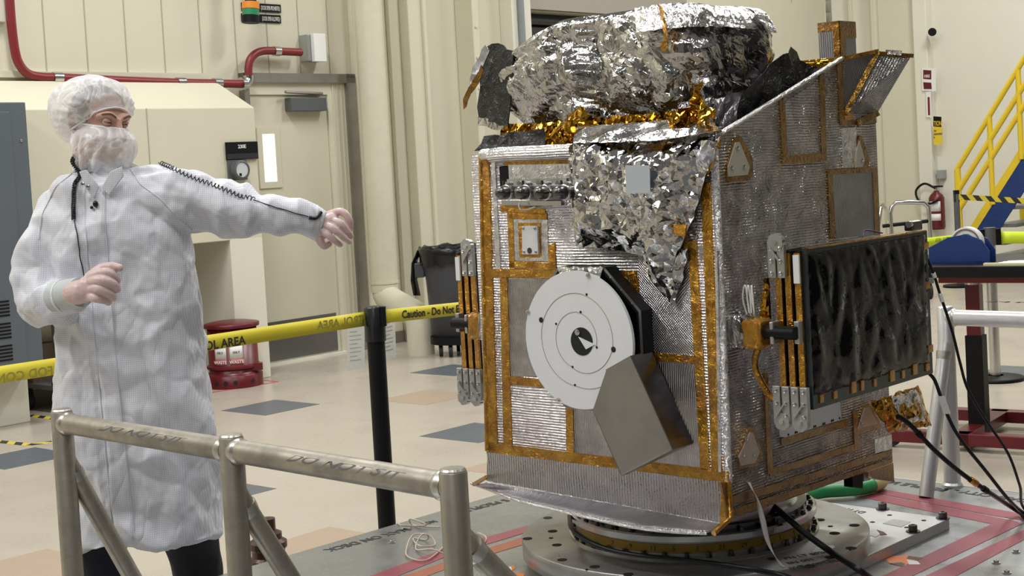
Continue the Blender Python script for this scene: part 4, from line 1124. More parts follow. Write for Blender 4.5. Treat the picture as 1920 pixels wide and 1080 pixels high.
ring('inner_ring', [(.350, TZ+.076), (.350, TZ+.092), (.340, TZ+.094), (.325, TZ+.094)], M_DKSTEEL)
ring('adapter_cone', [(.33, TZ+.08), (.325, TZ+.094), (.285, TZ+.174), (.20, TZ+.174)], M_CHROME, True)
nb = 40
bo = MB().lathe(c0+V((.372, 0, TZ+.011)), [(.0085, 0), (.0085, .003), (.006, .003), (.006, .013), (0, .013)], 10).build('flange_bolt', M_DKSTEEL, tt)
b2 = MB().lathe(c0+V((.362, 0, TZ+.076)), [(.0085, 0), (.0085, .003), (.006, .003), (.006, .010), (0, .010)], 10).build('flange_bolt', M_DKSTEEL, tt)
for src, n0 in ((bo, 36), (b2, 34)):
    for i in range(1, n0):
        a = 2*math.pi*i/n0
        ca = (src.matrix_world if 0 else None)
        c = src.copy(); c.rotation_euler = (0, 0, a)
        off_ = V((tt.location.x, tt.location.y, 0)) - c0
        c.location = V((0, 0, 0)); COL.objects.link(c); c.parent = tt
for i, s_ in enumerate(('7', '9', '11', '5', '3', '21', '29', '27', '5', '1')):
    a = math.radians(222+i*10.5); n_ = V((math.cos(a), math.sin(a), 0)); r_ = V((-n_.y, n_.x, 0))
    text('ring_number', s_, c0+n_*.3652+UP*(TZ+.027), r_, UP, .014, M_STEN, tt, 0)
p0 = D(1475, 1043, TZ+.0005); p1 = D(1512, 1037, TZ+.0005)
dv = (p1-p0).normalized(); cv = V((-dv.y, dv.x, 0))
for i, s_ in enumerate(('PN LT 80200', 'SN 001', 'WT 200 LBS')):
    text('stencil_lettering', s_, D(1473+i*6, 1049+i*9, TZ+.0006), dv, cv, .020, M_STEN, tt, .02)
MB().prism([D(x, y, TZ+.0010) for x, y in ((1530, 1026), (1562, 1022), (1566, 1026), (1545, 1034), (1524, 1034))], -UP*.0008, t=ax_).build('white_sticker', M_WHITE, tt)

# ---- railings
def rail_pt(x, y, z=.9): return atz(x, y, z)
R0, R1, R2 = rail_pt(115, 770), rail_pt(433, 818), rail_pt(849, 882)
def railing(name, label, posts, m, r, zb=ZD, braces=(), ends=.03, tz=.9):
    base = posts[0].copy(); base.z = zb
    rt = empty(name, base, label, 'railing')
    for i, p in enumerate(posts):
        q = V((p.x, p.y, zb)); t_ = V((p.x, p.y, tz))
        MB().tube([q, t_-UP*.004, t_], [r, r, r*.9], 28).build('post', m, rt)
        MB().lathe(t_+UP*.0, [(r*.93, -.003), (r*.93, .001), (r*.82, .005), (r*.3, .006), (0, .006)], 28).build('post_cap', M_WELD if m is M_PIPEAL else m, rt)
        MB().lathe(q, [(r*1.25, 0), (r*1.25, .008), (r, .016)], 24).build('post_foot', m, rt)
    for a, b in zip(posts[:-1], posts[1:]):
        d = (b-a).normalized(); h = tz-r*1.15
        a_ = V((a.x, a.y, h)); b_ = V((b.x, b.y, h))
        MB().tube([a_, b_], r*.96, 28).build('top_rail', m, rt)
        for e_, s_ in ((a_, 1), (b_, -1)):
            MB().tube([e_+d*s_*r*.55, e_+d*s_*r*1.0, e_+d*s_*r*1.22, e_+d*s_*r*1.42], [r*1.0, r*1.10, r*1.08, r*.965], 28, True).build('weld_bead', M_WELD, rt)
    for a, b in braces:
        d = (b-a).normalized(); MB().tube([a, b], r*.86, 24).build('brace', m, rt)
        MB().tube([a+d*r*1.7, a+d*r*2.2, a+d*r*2.7], [r*.98, r*.95, r*.87], 24, True).build('weld_bead', M_WELD, rt)
    return rt
dR_ = (R2-R0).normalized(); dR_.z = 0; dR_.normalize()
RR = .029
brs = []
for p, q in ((R0, (258, 1100)), (R1, (560, 1110)), (R2, (978, 1120))):
    a = V((p.x, p.y, .775))
    b = hit(q[0], q[1], V((p.x, p.y, 0)), bx_)
    dd = (b-a); b = a+dd*((a.z-ZD)/(a.z-b.z)); brs.append((a, b))
rf = railing('pipe_railing', 'weathered aluminium pipe railing with three posts in left foreground', [R0, R1, R2], M_PIPEAL, RR, braces=brs)
# stencil on top of the rail
def rail_text(s, p, d, size):
    n = V((-d.y, d.x, 0)); 
    if n.dot(V((0, 1, 0))) < 0: n = -n
    up_ = (n*.78+UP*.62).normalized(); nn = d.cross(up_)
    return up_, nn
hz = .9-RR*1.15
def on_rail(s, p, size, m=M_STEN, par=rf, r=RR*.97, tilt=62, d=dR_, rev=1):
    n = V((-d.y, d.x, 0)); n = n if n.y > 0 else -n
    # wrap lettering round the pipe
    t = text('stencil_lettering', s, V((0, 0, 0)), V((1, 0, 0)), V((0, 1, 0)), size, m, None, .015, 1.5)
    t.parent = par; o0 = origin_of(par)
    for v in t.data.vertices:
        x, y, z = v.co
        a = math.radians(tilt)-(-y)/r + 0
        a = math.radians(tilt) + y/r
        # a measured from the camera side horizontally (-n) up over the top
        pos = V((p.x, p.y, hz)) + d*x*rev + (-n*math.cos(a)+UP*math.sin(a))*(r+.0006+z)
        v.co = pos-o0
    return t
on_rail('DO NOT SIT', V((rail_pt(193, 795).x, rail_pt(193, 795).y, 0)), .030, tilt=48)
on_rail('DO NOT SIT', V((rail_pt(545, 850).x, rail_pt(545, 850).y, 0)), .030, tilt=48)
# railing at the far right
B0 = rail_pt(1758, 570)-ax_*.11+bx_*.085; B1 = B0+bx_*1.25; B0.z = B1.z = .9
a = V((B0.x, B0.y, .79))
b = D(1700, 893); b = V((b.x, b.y, ZD))
B0d = D(1781, 908)
B0 = V((B0d.x*.6+B0.x*.4, B0d.y*.6+B0.y*.4, .9)) if 0 else B0
rb = railing('pipe_railing', 'clean silver pipe railing at deck corner on right edge', [B0, B1], M_PIPEA2, .030, braces=[(a, V((a.x, a.y, 0))*1.0+UP*ZD-ax_*.20)])
hz = .9-.03*1.15
on_rail('DO NOT SIT', V((rail_pt(1848, 562).x, rail_pt(1848, 562).y, 0)), .028, par=rb, r=.0292, tilt=72, d=bx_)

# ---- twist ties lying on the deck by the railing
wire_m = simple('pale_twine', (.52, .44, .36), .6)
tw_ = MB()
def wire(pts, z=.006, r=.0028, m=wire_m):
    return MB().tube(spline([D(x, y, ZD+z+dz) for x, y, dz in pts], 6), r, 6)
w1 = wire([(745, 978, .0), (752, 985, .01), (775, 986, .0), (800, 984, .015), (770, 973, .03), (771, 982, .0), (790, 987, .0), (825, 988, 0)])
tag(w1.build('twine_offcut', wire_m), 'pale twine offcut lying near deck edge above looser tangle', 'twine')
w2 = wire([(838, 1020, .0), (800, 1050, 0), (765, 1044, .0), (763, 1025, .005), (775, 1003, .02), (800, 1002, .03), (800, 1012, .0), (775, 1010, 0), (788, 1024, .01), (815, 1022, 0), (808, 1006, .02), (790, 1003, .03), (780, 1030, 0), (812, 1030, .02), (840, 1042, 0)])
tag(w2.build('twine_offcut', wire_m), 'large looped tangle of pale twine on deck beside railing post', 'twine')
w3 = wire([(896, 999, .0), (908, 1004, .03), (912, 1012, .03), (906, 1027, 0)])
tag(w3.build('twine_offcut', wire_m), 'short curved pale twine right of railing post', 'twine')

# ---- cables round the craft
def cable(name, label, pts, r, m=M_CABLE, cat='cable', extra=None, n=8):
    P = spline([aty(x, y, d) if d > 0 else atz(x, y, -d) for x, y, d in pts], n)
    e_ = empty(name, P[0], label, cat)
    MB().tube(P, r, 10).build('jacket', m, e_)
    return e_, P
kc1, P1_ = cable('black_cable', 'black cable looping from gold pouch down to right frame edge', [(1640, 757, 4.38), (1668, 772, 4.38), (1705, 795, 4.40), (1750, 842, 4.43), (1800, 885, 4.48), (1850, 920, 4.55), (1900, 953, -.275), (1965, 992, -.262), (2150, 1080, -.262)], .0075)
for t in (.30, .62, .80):
    i = int(t*(len(P1_)-1)); MB().cyl(P1_[i], P1_[i+1], .0105, 10).build('cable_tie', M_BLACK, kc1)
i = int(.55*(len(P1_)-1)); MB().tube([P1_[i], P1_[i+2]], .011, 10).build('amber_wrap', F_KAP, kc1)
kc2, P2_ = cable('black_cable', 'thin black cable hanging from wing top corner in long curve', [(1736, 480, 4.37), (1750, 512, 4.37), (1762, 550, 4.38), (1785, 620, 4.39), (1800, 680, 4.40), (1815, 730, 4.41), (1850, 790, 4.44), (1890, 850, 4.49), (1912, 910, 4.56), (1928, 962, -.262), (2060, 1040, -.262)], .0045)
for t in (.10, .2): 
    i = int(t*(len(P2_)-1)); MB().cyl(P2_[i], P2_[i+2], .0065, 10).build('white_sleeve', M_WHITE, kc2)
kc3, P3_ = cable('black_cable', 'black cable with white tag hanging from lower wing corner', [(1740, 698, 4.37), (1752, 712, 4.37), (1762, 738, 4.38), (1775, 775, 4.39), (1800, 822, 4.41), (1850, 885, 4.46), (1890, 935, 4.55), (1920, 962, -.275), (1970, 990, -.262), (2120, 1050, -.262)], .0055)
i = int(.28*(len(P3_)-1)); 
q_ = [P3_[i-3], P3_[i+4]]
MB().box(q_[0]-V((.012, 0, 0))-V((0, .010, 0)), V((.022, 0, 0)), V((0, .002, 0)), q_[1]-q_[0]).build('white_tag', M_WHITE, kc3)
kc4, P4_ = cable('black_cable', 'thick black cable running from under spacecraft across turntable disc', [(1452, 950, 4.30), (1475, 970, 4.22), (1510, 1000, 4.17), (1560, 1036, -.352), (1610, 1068, -.352), (1650, 1098, -.28), (1700, 1140, -.265)], .0095)
kc5, P5_ = cable('black_cable', 'black cable bowing across front of turntable adapter ring', [(1068, 968, 4.50), (1072, 990, 4.30), (1098, 1012, 4.19), (1140, 1030, 4.12), (1200, 1042, 4.05), (1300, 1052, 3.98), (1400, 1066, 3.93), (1470, 1080, -.352), (1520, 1100, -.352)], .0075)
st_ = MB(); P = spline([aty(x, y, d) for x, y, d in ((1392, 872, 4.03), (1405, 905, 3.98), (1420, 938, 3.97), (1430, 975, 4.0), (1440, 1015, 4.02), (1455, 1045, 4.02), (1468, 1064, 4.02))], 6)
R = []
for i, p in enumerate(P):
    wv = V((.0075*math.cos(i*.16), .0075*math.sin(i*.16)+.001, 0)); R.append([p-wv, p+wv])
g = MB(); g.grid(R, True); so = g.build('white_strap', simple('white_lacing', (.62, .60, .58), .6), None, solid=.001)
tag(so, 'narrow pale strap hanging from lower tan bracket past turntable ring', 'strap')
# green hose on the deck behind
P = spline([D(x, y, ZD+.03) for x, y in ((1500, 932), (1540, 922), (1580, 919), (1610, 916), (1635, 910), (1652, 903), (1640, 897), (1600, 897))], 6)
gh = empty('green_hose', P[0], 'green sleeved hose lying on deck behind spacecraft', 'hose')
MB().tube(P, .024, 14).build('sleeve', M_GREEN, gh)
i0 = int(.56*len(P)); MB().tube(P[i0:i0+7], .0255, 14).build('yellow_wrap', simple('pale_yellow_wrap', (.55, .50, .20), .5), gh)
MB().tube(P[i0+8:i0+12], .0258, 14).build('white_wrap', M_WHITE, gh)
# ------------------------------------------------------------------ floor tiles, tape barrier, furniture of the hall
def fpoly(name, pts, m, z=.0015, label=None, cat=None, group=None, parent=None):
    P = [atz(x, y, z) for x, y in pts]
    return MB().prism(P, -UP*(z+.0005), t=A, b=B)
tl = 0
def ftile(cx, cy, dark, n=80):
    global tl
    c = atz(cx, cy, 0); h = .2286
    m = MB(); z = .0012+.0001*(tl % 2)
    m.box(c-A*h-B*h-UP*.0005, A*2*h, B*2*h, UP*(z+.0005))
    o = m.build('trim_%d' % (n+tl), M_TDARK if dark else M_TTAN); struct(o); tl += 1
    if dark:
        for k in (-.11, 0, .11): MB().box(c-A*(h-.01)+B*(k-.004)+UP*z, A*(2*h-.02), B*.006, UP*.0006).build('ridge', M_TRIB, o)
for x, y, d in ((507, 764, 1), (850, 694, 1), (893, 811, 1), (798, 745, 0), (392, 925, 1), (38, 859, 1), (50, 1068, 0), (610, 1024, 0), (985, 873, 0), (1915, 698, 1)):
    ftile(x, y, d)
# hazard and red tape on the floor
M_HZ = NT('hazard_stripe_tape'); c_ = M_HZ.coord('UV')
sp_ = M_HZ.n('ShaderNodeSeparateXYZ'); M_HZ.t.links.new(c_, sp_.inputs[0])
fr_ = M_HZ.math('FRACT', M_HZ.math('MULTIPLY', M_HZ.math('ADD', sp_.outputs[0], sp_.outputs[1]), 7.0))
M_HZ.p(color=M_HZ.mix(M_HZ.math('GREATER_THAN', fr_, .5), (.70, .56, .05), (.02, .02, .02)), rough=.4); M_HZ = M_HZ.m
def ftape(p, q, w, m, name, label, cat='floor tape', z=.0015):
    a = atz(*p, 0); b = atz(*q, 0); d = (b-a).normalized(); s_ = V((-d.y, d.x, 0))*w/2
    o = MB().prism([a-s_+UP*z, b-s_+UP*z, b+s_+UP*z, a+s_+UP*z], -UP*z, t=d, b=V((-d.y, d.x, 0))).build(name, m); tag(o, label, cat); return o
ftape((-60, 822), (55, 834), .06, M_HZ, 'hazard_tape', 'black and yellow striped floor tape running in from left edge')
ftape((50, 835), (130, 824), .06, M_HZ, 'hazard_tape', 'black and yellow striped floor tape turning behind railing post')
ftape((56, 779), (140, 790), .06, M_HZ, 'hazard_tape', 'black and yellow striped floor tape beside caster rack')
rt_ = simple('red_floor_tape', (.50, .10, .08), .45)
ftape((392, 737), (490, 721), .035, rt_, 'red_floor_tape', 'red floor tape line in front of red waste can', z=.0013)
ftape((490, 721), (520, 716), .035, rt_, 'red_floor_tape', 'short red floor tape line right of red waste can', z=.0011)
ftape((520, 716), (475, 711), .03, rt_, 'red_floor_tape', 'red floor tape line behind red waste can', z=.0009)

# red oily waste can
wc0 = atz(433, 729, 0)+V((0, .17, 0))
can = empty('waste_can', wc0, 'round dark red metal waste can with lid by cream column', 'waste can')
MB().lathe(wc0, [(.205, 0), (.205, .09), (.198, .095), (.180, .11), (.180, .44), (0, .44)], 48, UP, True).build('body', M_RED, can)
MB().lathe(wc0, [(.200, .435), (.203, .46), (.195, .465), (.12, .478), (0, .482)], 48, UP, True).build('lid', M_RED, can)
MB().lathe(wc0, [(.182, .13), (.196, .14), (.196, .155), (.182, .165)], 48).build('hoop', M_RED, can)
MB().box(wc0+V((.15, -.10, .115)), V((.075, .01, 0)), V((-.01, .07, 0)), UP*.05).build('foot_pedal', M_RED, can)
for a in (-118, -98, -78, -40):
    n_ = V((math.cos(math.radians(a)), math.sin(math.radians(a)), 0)); MB().lathe(wc0+n_*.2055+UP*.045, [(.016, 0), (.016, .001), (0, .001)], 16, n_).build('vent_hole', M_HOLE, can)
for a, lab in ((-110, 1), (-72, 2)):
    lb = MB(); R = []
    for z in (.215, .32):
        R.append([wc0+V((math.cos(math.radians(a+k*5)), math.sin(math.radians(a+k*5)), 0))*.1815+UP*z for k in range(-3, 4)])
    lb.grid(R, True); l_ = lb.build('white_label', M_WHITE, can, solid=.001)
    R = []
    for z in (.172, .218):
        R.append([wc0+V((math.cos(math.radians(a+k*5)), math.sin(math.radians(a+k*5)), 0))*.1815+UP*z for k in range(-3, 4)])
    lb = MB(); lb.grid(R, True); lb.build('red_label', simple('label_red', (.45, .12, .12), .5), can, solid=.001)
    n_ = V((math.cos(math.radians(a)), math.sin(math.radians(a)), 0)); r_ = V((-n_.y, n_.x, 0))
    text('lettering', 'WASTE', wc0+n_*.1835+UP*.183, r_, UP, .022, M_WHITE, can, .03, align='CENTER')
    text('lettering', 'OILY', wc0+n_*.1835+UP*.255, r_, UP, .016, M_STEN, can, .03, align='CENTER')
# stacked things in the alcove: grounding box with yellow label and green wire
gb = hit(388, 552, PA+NA*.02, NA)
gx = empty('ground_box', gb, 'small brown copper box with yellow label and green wire low on wall', 'box')
MB().box(gb-A*.07-UP*.03, A*.15, NA*.06, UP*.06).build('body', simple('copper_box', (.28, .12, .07), .4, .6), gx)
MB().box(gb-A*.05+UP*.03, A*.13, NA*.062, UP*.03).build('yellow_label', M_YEL, gx)
MB().box(gb-A*.01-UP*.02+NA*.0605, A*.05, NA*.001, UP*.035).build('white_label', M_WHITE, gx)
MB().tube(spline([gb+NA*.05+UP*.05-A*.04, gb+NA*.08+UP*.14-A*.05, gb+NA*.08+UP*.16, gb+NA*.06+UP*.12+A*.03, gb+NA*.05+UP*.05+A*.02], 6), .006, 8).build('green_wire', M_GREEN, gx)
hk = hit(421, 550, PA+NA*.25, NA)
tag(MB().cyl(hk-UP*.12+V((.02, 0, 0)), hk+UP*.14, .008, 8).build('hanging_rod', M_BLACK), 'thin dark rod hanging in recess left of cream column', 'rod')
# wire rack on casters in the alcove
rk = atz(86, 780, 0)+A*.1
rack = empty('wire_rack', rk, 'dark wire rack on black casters behind person at left', 'rack')
for da, db in ((0, 0), (.05, .0), (.75, 0), (0, -.38), (.75, -.38)):
    q = rk+A*da+B*db
    MB().cyl(q+UP*.14, q+UP*1.15, .012, 12).build('post', M_DKSTEEL, rack)
    if da != .05:
        MB().cyl(q+UP*.065-A*.018, q+UP*.065+A*.018, .062, 20).build('caster_wheel', M_BLACKR, rack)
        MB().box(q+UP*.06-A*.03-B*.02, A*.06, B*.04, UP*.10).build('caster_fork', M_BLACK, rack)
for z in (.16, .70, 1.12):
    MB().box(rk+UP*z-A*.03+B*.02, A*.81, -B*.42, UP*.03).build('shelf', M_DKGREY, rack)
for z in (.18, .70): MB().cbox(rk+UP*z, A*.05, B*.05, UP*.06).build('clip', M_BLACK, rack)
bb = MB().box(rk-B*.30+UP*.19, A*.5, -B*.1, UP*.26).build('storage_box', simple('brown_box', (.13, .09, .06), .6)); tag(bb, 'dark brown box on lower shelf of wire rack', 'box')

# ---- retractable tape barriers
M_TAPE = simple('yellow_barrier_webbing', (.78, .66, .035), .5, nscale=3, namt=.03)
M_TAPEN = simple('fluorescent_yellow_webbing', (.72, .90, .03), .5)
M_OLIVE = simple('show_through_olive_print', (.36, .32, .06), .6)
sp0 = hit(702, 600, V((0, 0, 0)), V((0, 1, 0))) if 0 else None
SPd = 5.62
pt = aty(701, 574, SPd); post_xy = V((pt.x, pt.y, 0))
PT = pt.z
sta = empty('stanchion', post_xy, 'black stanchion post holding yellow caution tape left of spacecraft', 'stanchion')
MB().lathe(post_xy, [(0, .0), (.17, .0), (.17, .012), (.06, .03), (.035, .045)], 40, UP, True).build('base', M_BLACK, sta)
MB().cyl(post_xy+UP*.02, post_xy+UP*(PT-.13), .0345, 28).build('pole', M_BLACK, sta)
MB().tube([post_xy+UP*(PT-.135), post_xy+UP*(PT-.008), post_xy+UP*PT], [.040, .040, .034], 28).build('head', simple('black_gloss_head', (.010, .010, .011), .3), sta)
tdir = (aty(383, 648, 5.10)-aty(683, 599, SPd)).normalized()
def band_tape(name, label, a, b, hgt, m, sag=.0, n=16):
    """vertical webbing between two points at the middle of its height"""
    e_ = empty(name, a, label, 'barrier tape')
    R = [[], []]
    for i in range(n+1):
        t = i/n; p = a+(b-a)*t - UP*sag*4*t*(1-t)
        R[0].append(p-UP*hgt/2); R[1].append(p+UP*hgt/2)
    g = MB(); g.grid(R, True); g.build('webbing', m, e_, solid=.0012)
    return e_
Ta = aty(683, 598, SPd-.02); Tb = aty(383, 649, 5.12); Tc = Ta+(Tb-Ta)*2.35
q0 = aty(0, 703, (aty(0, 703, 1)-CAM).y and 4.62)
Tc = aty(-60, 712, 4.55)
Tend = Ta+(Tc-Ta)*1.45
e1_ = band_tape('barrier_tape', 'long yellow barrier tape passing behind person to black stanchion', Ta, Tend, .055, M_TAPE)
dt = (Ta-Tend).normalized(); nt_ = V((dt.y, -dt.x, 0)); nt_ = nt_ if nt_.y < 0 else -nt_
def on_tape(x, y, off=.0022):
    P = hit(x, y, Ta, nt_); return P+nt_*off
text('lettering', 'FOD CONTROL AREA', on_tape(460, 645)-UP*.0, dt, (UP-dt*dt.z).normalized(), .030, M_STEN, e1_, .035, .95, align='RIGHT')
pz_ = on_tape(595, 618); text('mirrored_lettering', 'FOD CONTROL AREA', pz_, -dt, (UP-dt*dt.z).normalized(), .030, M_OLIVE, e1_, .02, .95, align='RIGHT')
pz_ = on_tape(100, 703); text('mirrored_lettering', 'FOD CONTROL AREA', pz_, -dt, (UP-dt*dt.z).normalized(), .030, M_OLIVE, e1_, .02, .95)
Ra = aty(724, 593, SPd-.02); Rb = aty(1010, 563, 6.3); Rb = Ra+(Rb-Ra)*1.8
e2_ = band_tape('barrier_tape', 'yellow caution tape running right from black stanchion behind spacecraft', Ra, Rb, .052, M_TAPE)
MB().cbox(aty(719, 593, SPd-.02), V((.02, 0, 0)), V((0, .03, 0)), UP*.075).build('tape_clip', M_BLACK, sta)
dt2 = (Rb-Ra).normalized()
text('lettering', 'Caution - Do Not Enter', hit(754, 597, Ra, V((dt2.y, -dt2.x, 0)))-V((0, .003, 0)), dt2, (UP-dt2*dt2.z).normalized(), .030, M_STEN, e2_, .03, .93)
# clear sign sheets hanging by the post
for (pts, d, lab) in (([(650, 612), (683, 608), (684, 688), (651, 697)], 5.85, 'clear plastic sheet with faint print left of black stanchion'), ([(716, 598), (740, 592), (743, 670), (718, 678)], 5.8, 'white framed notice sheet right of black stanchion')):
    P = [aty(x, y, d) for x, y in pts]
    sgm = NT('translucent_sheet'); sgm.p(color=(.78, .79, .76), rough=.35, alpha=.72 if d > 5.82 else .95)
    o = MB().prism(P, V((0, .002, 0)), t=V((1, 0, 0))).build('notice_sheet', sgm.m); tag(o, lab, 'notice')
    u_ = (P[1]-P[0]); v_ = (P[3]-P[0])
    for k in range(8):
        a = P[0]+v_*(.14+.09*k)+u_*.16; b = P[0]+v_*(.14+.09*k)+u_*(.80 if k % 3 else .6)
        MB().box(a-V((0, .001, 0)), b-a, V((0, .0008, 0)), UP*.003).build('print_line', simple('grey_print', (.42, .42, .42), .6), o)
# right stanchion
s2 = atz(1867, 712, 0); st2 = empty('stanchion', s2, 'silver stanchion with round black base holding fluorescent tape at right', 'stanchion')
MB().lathe(s2, [(0, 0), (.175, 0), (.175, .012), (.165, .022), (.05, .03)], 44, UP, True).build('base', M_BLACK, st2)
MB().tube([s2+UP*.02, s2+UP*.90], .033, 24).build('pole', M_CHROME, st2)
MB().tube([s2+UP*.84, s2+UP*.95], .037, 24).build('head', M_DKGREY, st2)
for sx in (-1, 1): MB().cbox(s2+UP*.89+V((sx*.05, 0, 0)), V((.03, 0, 0)), V((0, .03, 0)), UP*.10).build('tape_clip', M_BLACK, st2)
a = s2+UP*.895-V((.06, 0, 0)); b = hit(1690, 462, V((0, 8.6, 0)), V((0, 1, 0)))
e3_ = band_tape('barrier_tape', 'fluorescent yellow barrier tape running left from silver stanchion', a, b, .065, M_TAPEN, n=10)
d3 = (a-b).normalized(); nn3 = V((d3.y, -d3.x, 0)); up3 = (UP-d3*d3.z).normalized()
for x in (1800, 1858): text('mirrored_lettering', 'FOD CONTROL AREA', hit(x, 449-(x-1800)*.12, a, nn3)+nn3*.002, -d3, up3, .024, simple('olive_print_green', (.30, .42, .04), .6), e3_, .02, .72)
a = s2+UP*.885+V((.06, 0, 0)); b = aty(2010, 446, 9.0)
e4_ = band_tape('barrier_tape', 'fluorescent yellow barrier tape leaving frame right of silver stanchion', a, b, .075, M_TAPEN, n=6)
d4 = (b-a).normalized(); text('mirrored_lettering', 'AREA', hit(1958, 449, a, V((d4.y, -d4.x, 0)))+V((0, -.003, 0)), -d4, (UP-d4*d4.z).normalized(), .036, simple('olive_print_green', (.30, .42, .04), .6), e4_, .03, .9)

# ---- grey rolling bin with black liner
bn = atz(858, 668, 0)+V((0, .12, 0))
rb_ = empty('trash_bin', bn, 'tall grey plastic trash bin with black liner on wheels by pipe', 'trash bin')
MB().lathe(bn, [(0, .16), (.20, .16), (.225, .60), (.245, .80), (.25, .82), (.25, .86), (.22, .86)], 40, UP, True).build('body', M_GREYP, rb_)
MB().cbox(bn+V((-.27, 0, .70)), V((.08, 0, 0)), V((0, .10, 0)), UP*.12).build('handle', M_GREYP, rb_, bevel=.01)
g = MB(); R = []; rr_ = random.Random(3)
for z, r in ((.74, .262), (.80, .272), (.86, .276), (.885, .262), (.87, .235), (.80, .22)):
    R.append([bn+V(((r+rr_.uniform(-.007, .007))*math.cos(2*math.pi*k/36), (r+rr_.uniform(-.007, .007))*math.sin(2*math.pi*k/36), z+rr_.uniform(-.012, .012))) for k in range(36)])
g.grid(R, True, True); g.build('liner', simple('black_liner_film', (.008, .008, .008), .25), rb_)
g = MB(); g.grid([[bn+V((-.28, -.04, .86)), bn+V((-.25, .04, .87))], [bn+V((-.33, -.05, .76)), bn+V((-.29, .03, .77))], [bn+V((-.345, -.05, .62)), bn+V((-.30, .02, .62))], [bn+V((-.33, -.05, .50)), bn+V((-.28, .02, .49))]], True); g.build('liner_tail', simple('black_liner_film', (0, 0, 0)), rb_, solid=.006)
MB().lathe(bn, [(0, .10), (.215, .10), (.215, .16), (0, .16)], 36).build('dolly', M_BLACK, rb_)
for dx, dy in ((-.13, -.10), (.13, -.10), (.0, .15), (-.05, -.16)):
    w_ = bn+V((dx, dy, .05)); MB().cyl(w_-V((.014, 0, 0)), w_+V((.014, 0, 0)), .048, 20).build('wheel', M_BLACKR, rb_)
    MB().box(w_+V((-.02, -.008, 0)), V((.04, 0, 0)), V((0, .016, 0)), UP*.055).build('wheel_fork', M_CHROME, rb_)

# ---- brown jack beside the deck
jk = V((pl0.x-.10, pl0.y+.03, 0))
jk = aty(503, 1030, 5.02); jk = V((jk.x, jk.y, 0))
jo = empty('deck_jack', jk, 'dark brown ribbed jack standing behind railing at deck edge', 'jack')
MB().lathe(jk, [(.085, 0), (.085, .02), (.058, .03), (.058, .16), (.066, .17), (.066, .19), (.058, .20), (.058, .22), (.066, .23), (.066, .25), (.05, .26), (.05, .28), (.030, .29), (.030, .33), (0, .335)], 28).build('body', simple('rust_brown_enamel', (.075, .035, .028), .35, .3), jo)
MB().cyl(jk+V((-.06, 0, .12)), jk+V((-.10, 0, .12)), .02, 12).build('port', M_BLACK, jo)

# ---- lift table at the right
T0 = aty(1700, 500, 7.2); zt_ = T0.z
t0_ = atz(1752, 500, zt_)
tdx = V((.80, -.60, 0)).normalized(); tdx = (bx_*.9+V((.25, 0, 0))).normalized(); tdy = V((-tdx.y, tdx.x, 0))
tb = empty('lift_table', V((t0_.x, t0_.y, 0)), 'black topped work table on red legs behind silver railing', 'table')
MB().box(t0_-UP*.055-tdx*.5, tdx*2.6, tdy*.75, UP*.055).build('tabletop', M_BLACK, tb, bevel=.004)
MB().box(t0_-UP*.085-tdx*.0+tdy*.05, tdx*1.5, tdy*.03, UP*.03).build('under_rail', M_REDP, tb)
lg = t0_+tdy*.25+tdx*.11; lg.z = 0
MB().cyl(lg+UP*(zt_-.11), lg+UP*(zt_-.055), .042, 20).build('collar', M_CHROME, tb)
MB().box(lg+UP*.52-tdx*.035-tdy*.03, tdx*.07, tdy*.06, UP*(zt_-.11-.52)).build('upper_leg', M_RED, tb)
MB().box(lg+UP*.04-tdx*.042-tdy*.04, tdx*.084, tdy*.08, UP*.49).build('lower_leg', M_BLACK, tb)
l2 = lg+tdx*1.6
MB().box(l2+UP*.04-tdx*.042-tdy*.04, tdx*.084, tdy*.08, UP*(zt_-.1)).build('lower_leg', M_BLACK, tb)
for yy in (-.30, .34):
    MB().box(lg+UP*.03-tdx*.35+tdy*yy, tdx*2.4, tdy*.07, UP*.06).build('base_frame', M_RED, tb, bevel=.004)
MB().box(lg+UP*.03-tdx*.05-tdy*.30, tdx*.09, tdy*.7, UP*.06).build('base_frame', M_RED, tb, bevel=.004)
cw = atz(1695, 832, 0)+V((0, .3, 0)); cw = atz(1692, 838, 0)
cq = lg-tdx*.36-tdy*.27; 
MB().cyl(cq+UP*.05-tdy*.015, cq+UP*.05+tdy*.015, .05, 20).build('caster', M_BLACKR, tb)
MB().box(t0_-UP*.085+tdx*.50, tdx*.07, tdy*.06, UP*.03).build('latch', M_BLACK, tb)
# things on the table
td = aty(1772, 499, 7.0); tdd = empty('tape_dispenser', td, 'blue two sided tape dispenser with tape roll on work table', 'tape dispenser')
Pz = zt_
dc = t0_+tdx*.02+tdy*.16
for k, yy in enumerate((0, .10)):
    P = [dc+tdy*yy+tdx*x+UP*z for x, z in ((-.10, .0), (.20, 0), (.20, .06), (.165, .115), (.09, .145), (.0, .13), (-.10, .08))]
    MB().prism(P, tdy*.008, t=tdx).build('side_plate', M_BLUE, tdd, bevel=.001)
MB().box(dc+tdx*-.08, tdx*.26, tdy*.10, UP*.012).build('base', M_BLUE, tdd)
MB().lathe(dc+tdx*.08+tdy*.025+UP*.10, [(.045, 0), (.078, 0), (.078, .05), (.045, .05), (.045, 0)], 36, tdy).build('tape_roll', M_WHITE, tdd)
MB().lathe(dc+tdx*.08+tdy*.022+UP*.10, [(.062, 0), (.070, 0), (.070, .056), (.062, .056)], 36, tdy).build('tape_core', simple('tape_core_brown', (.2, .13, .12), .5), tdd)
rr_ = random.Random(9)
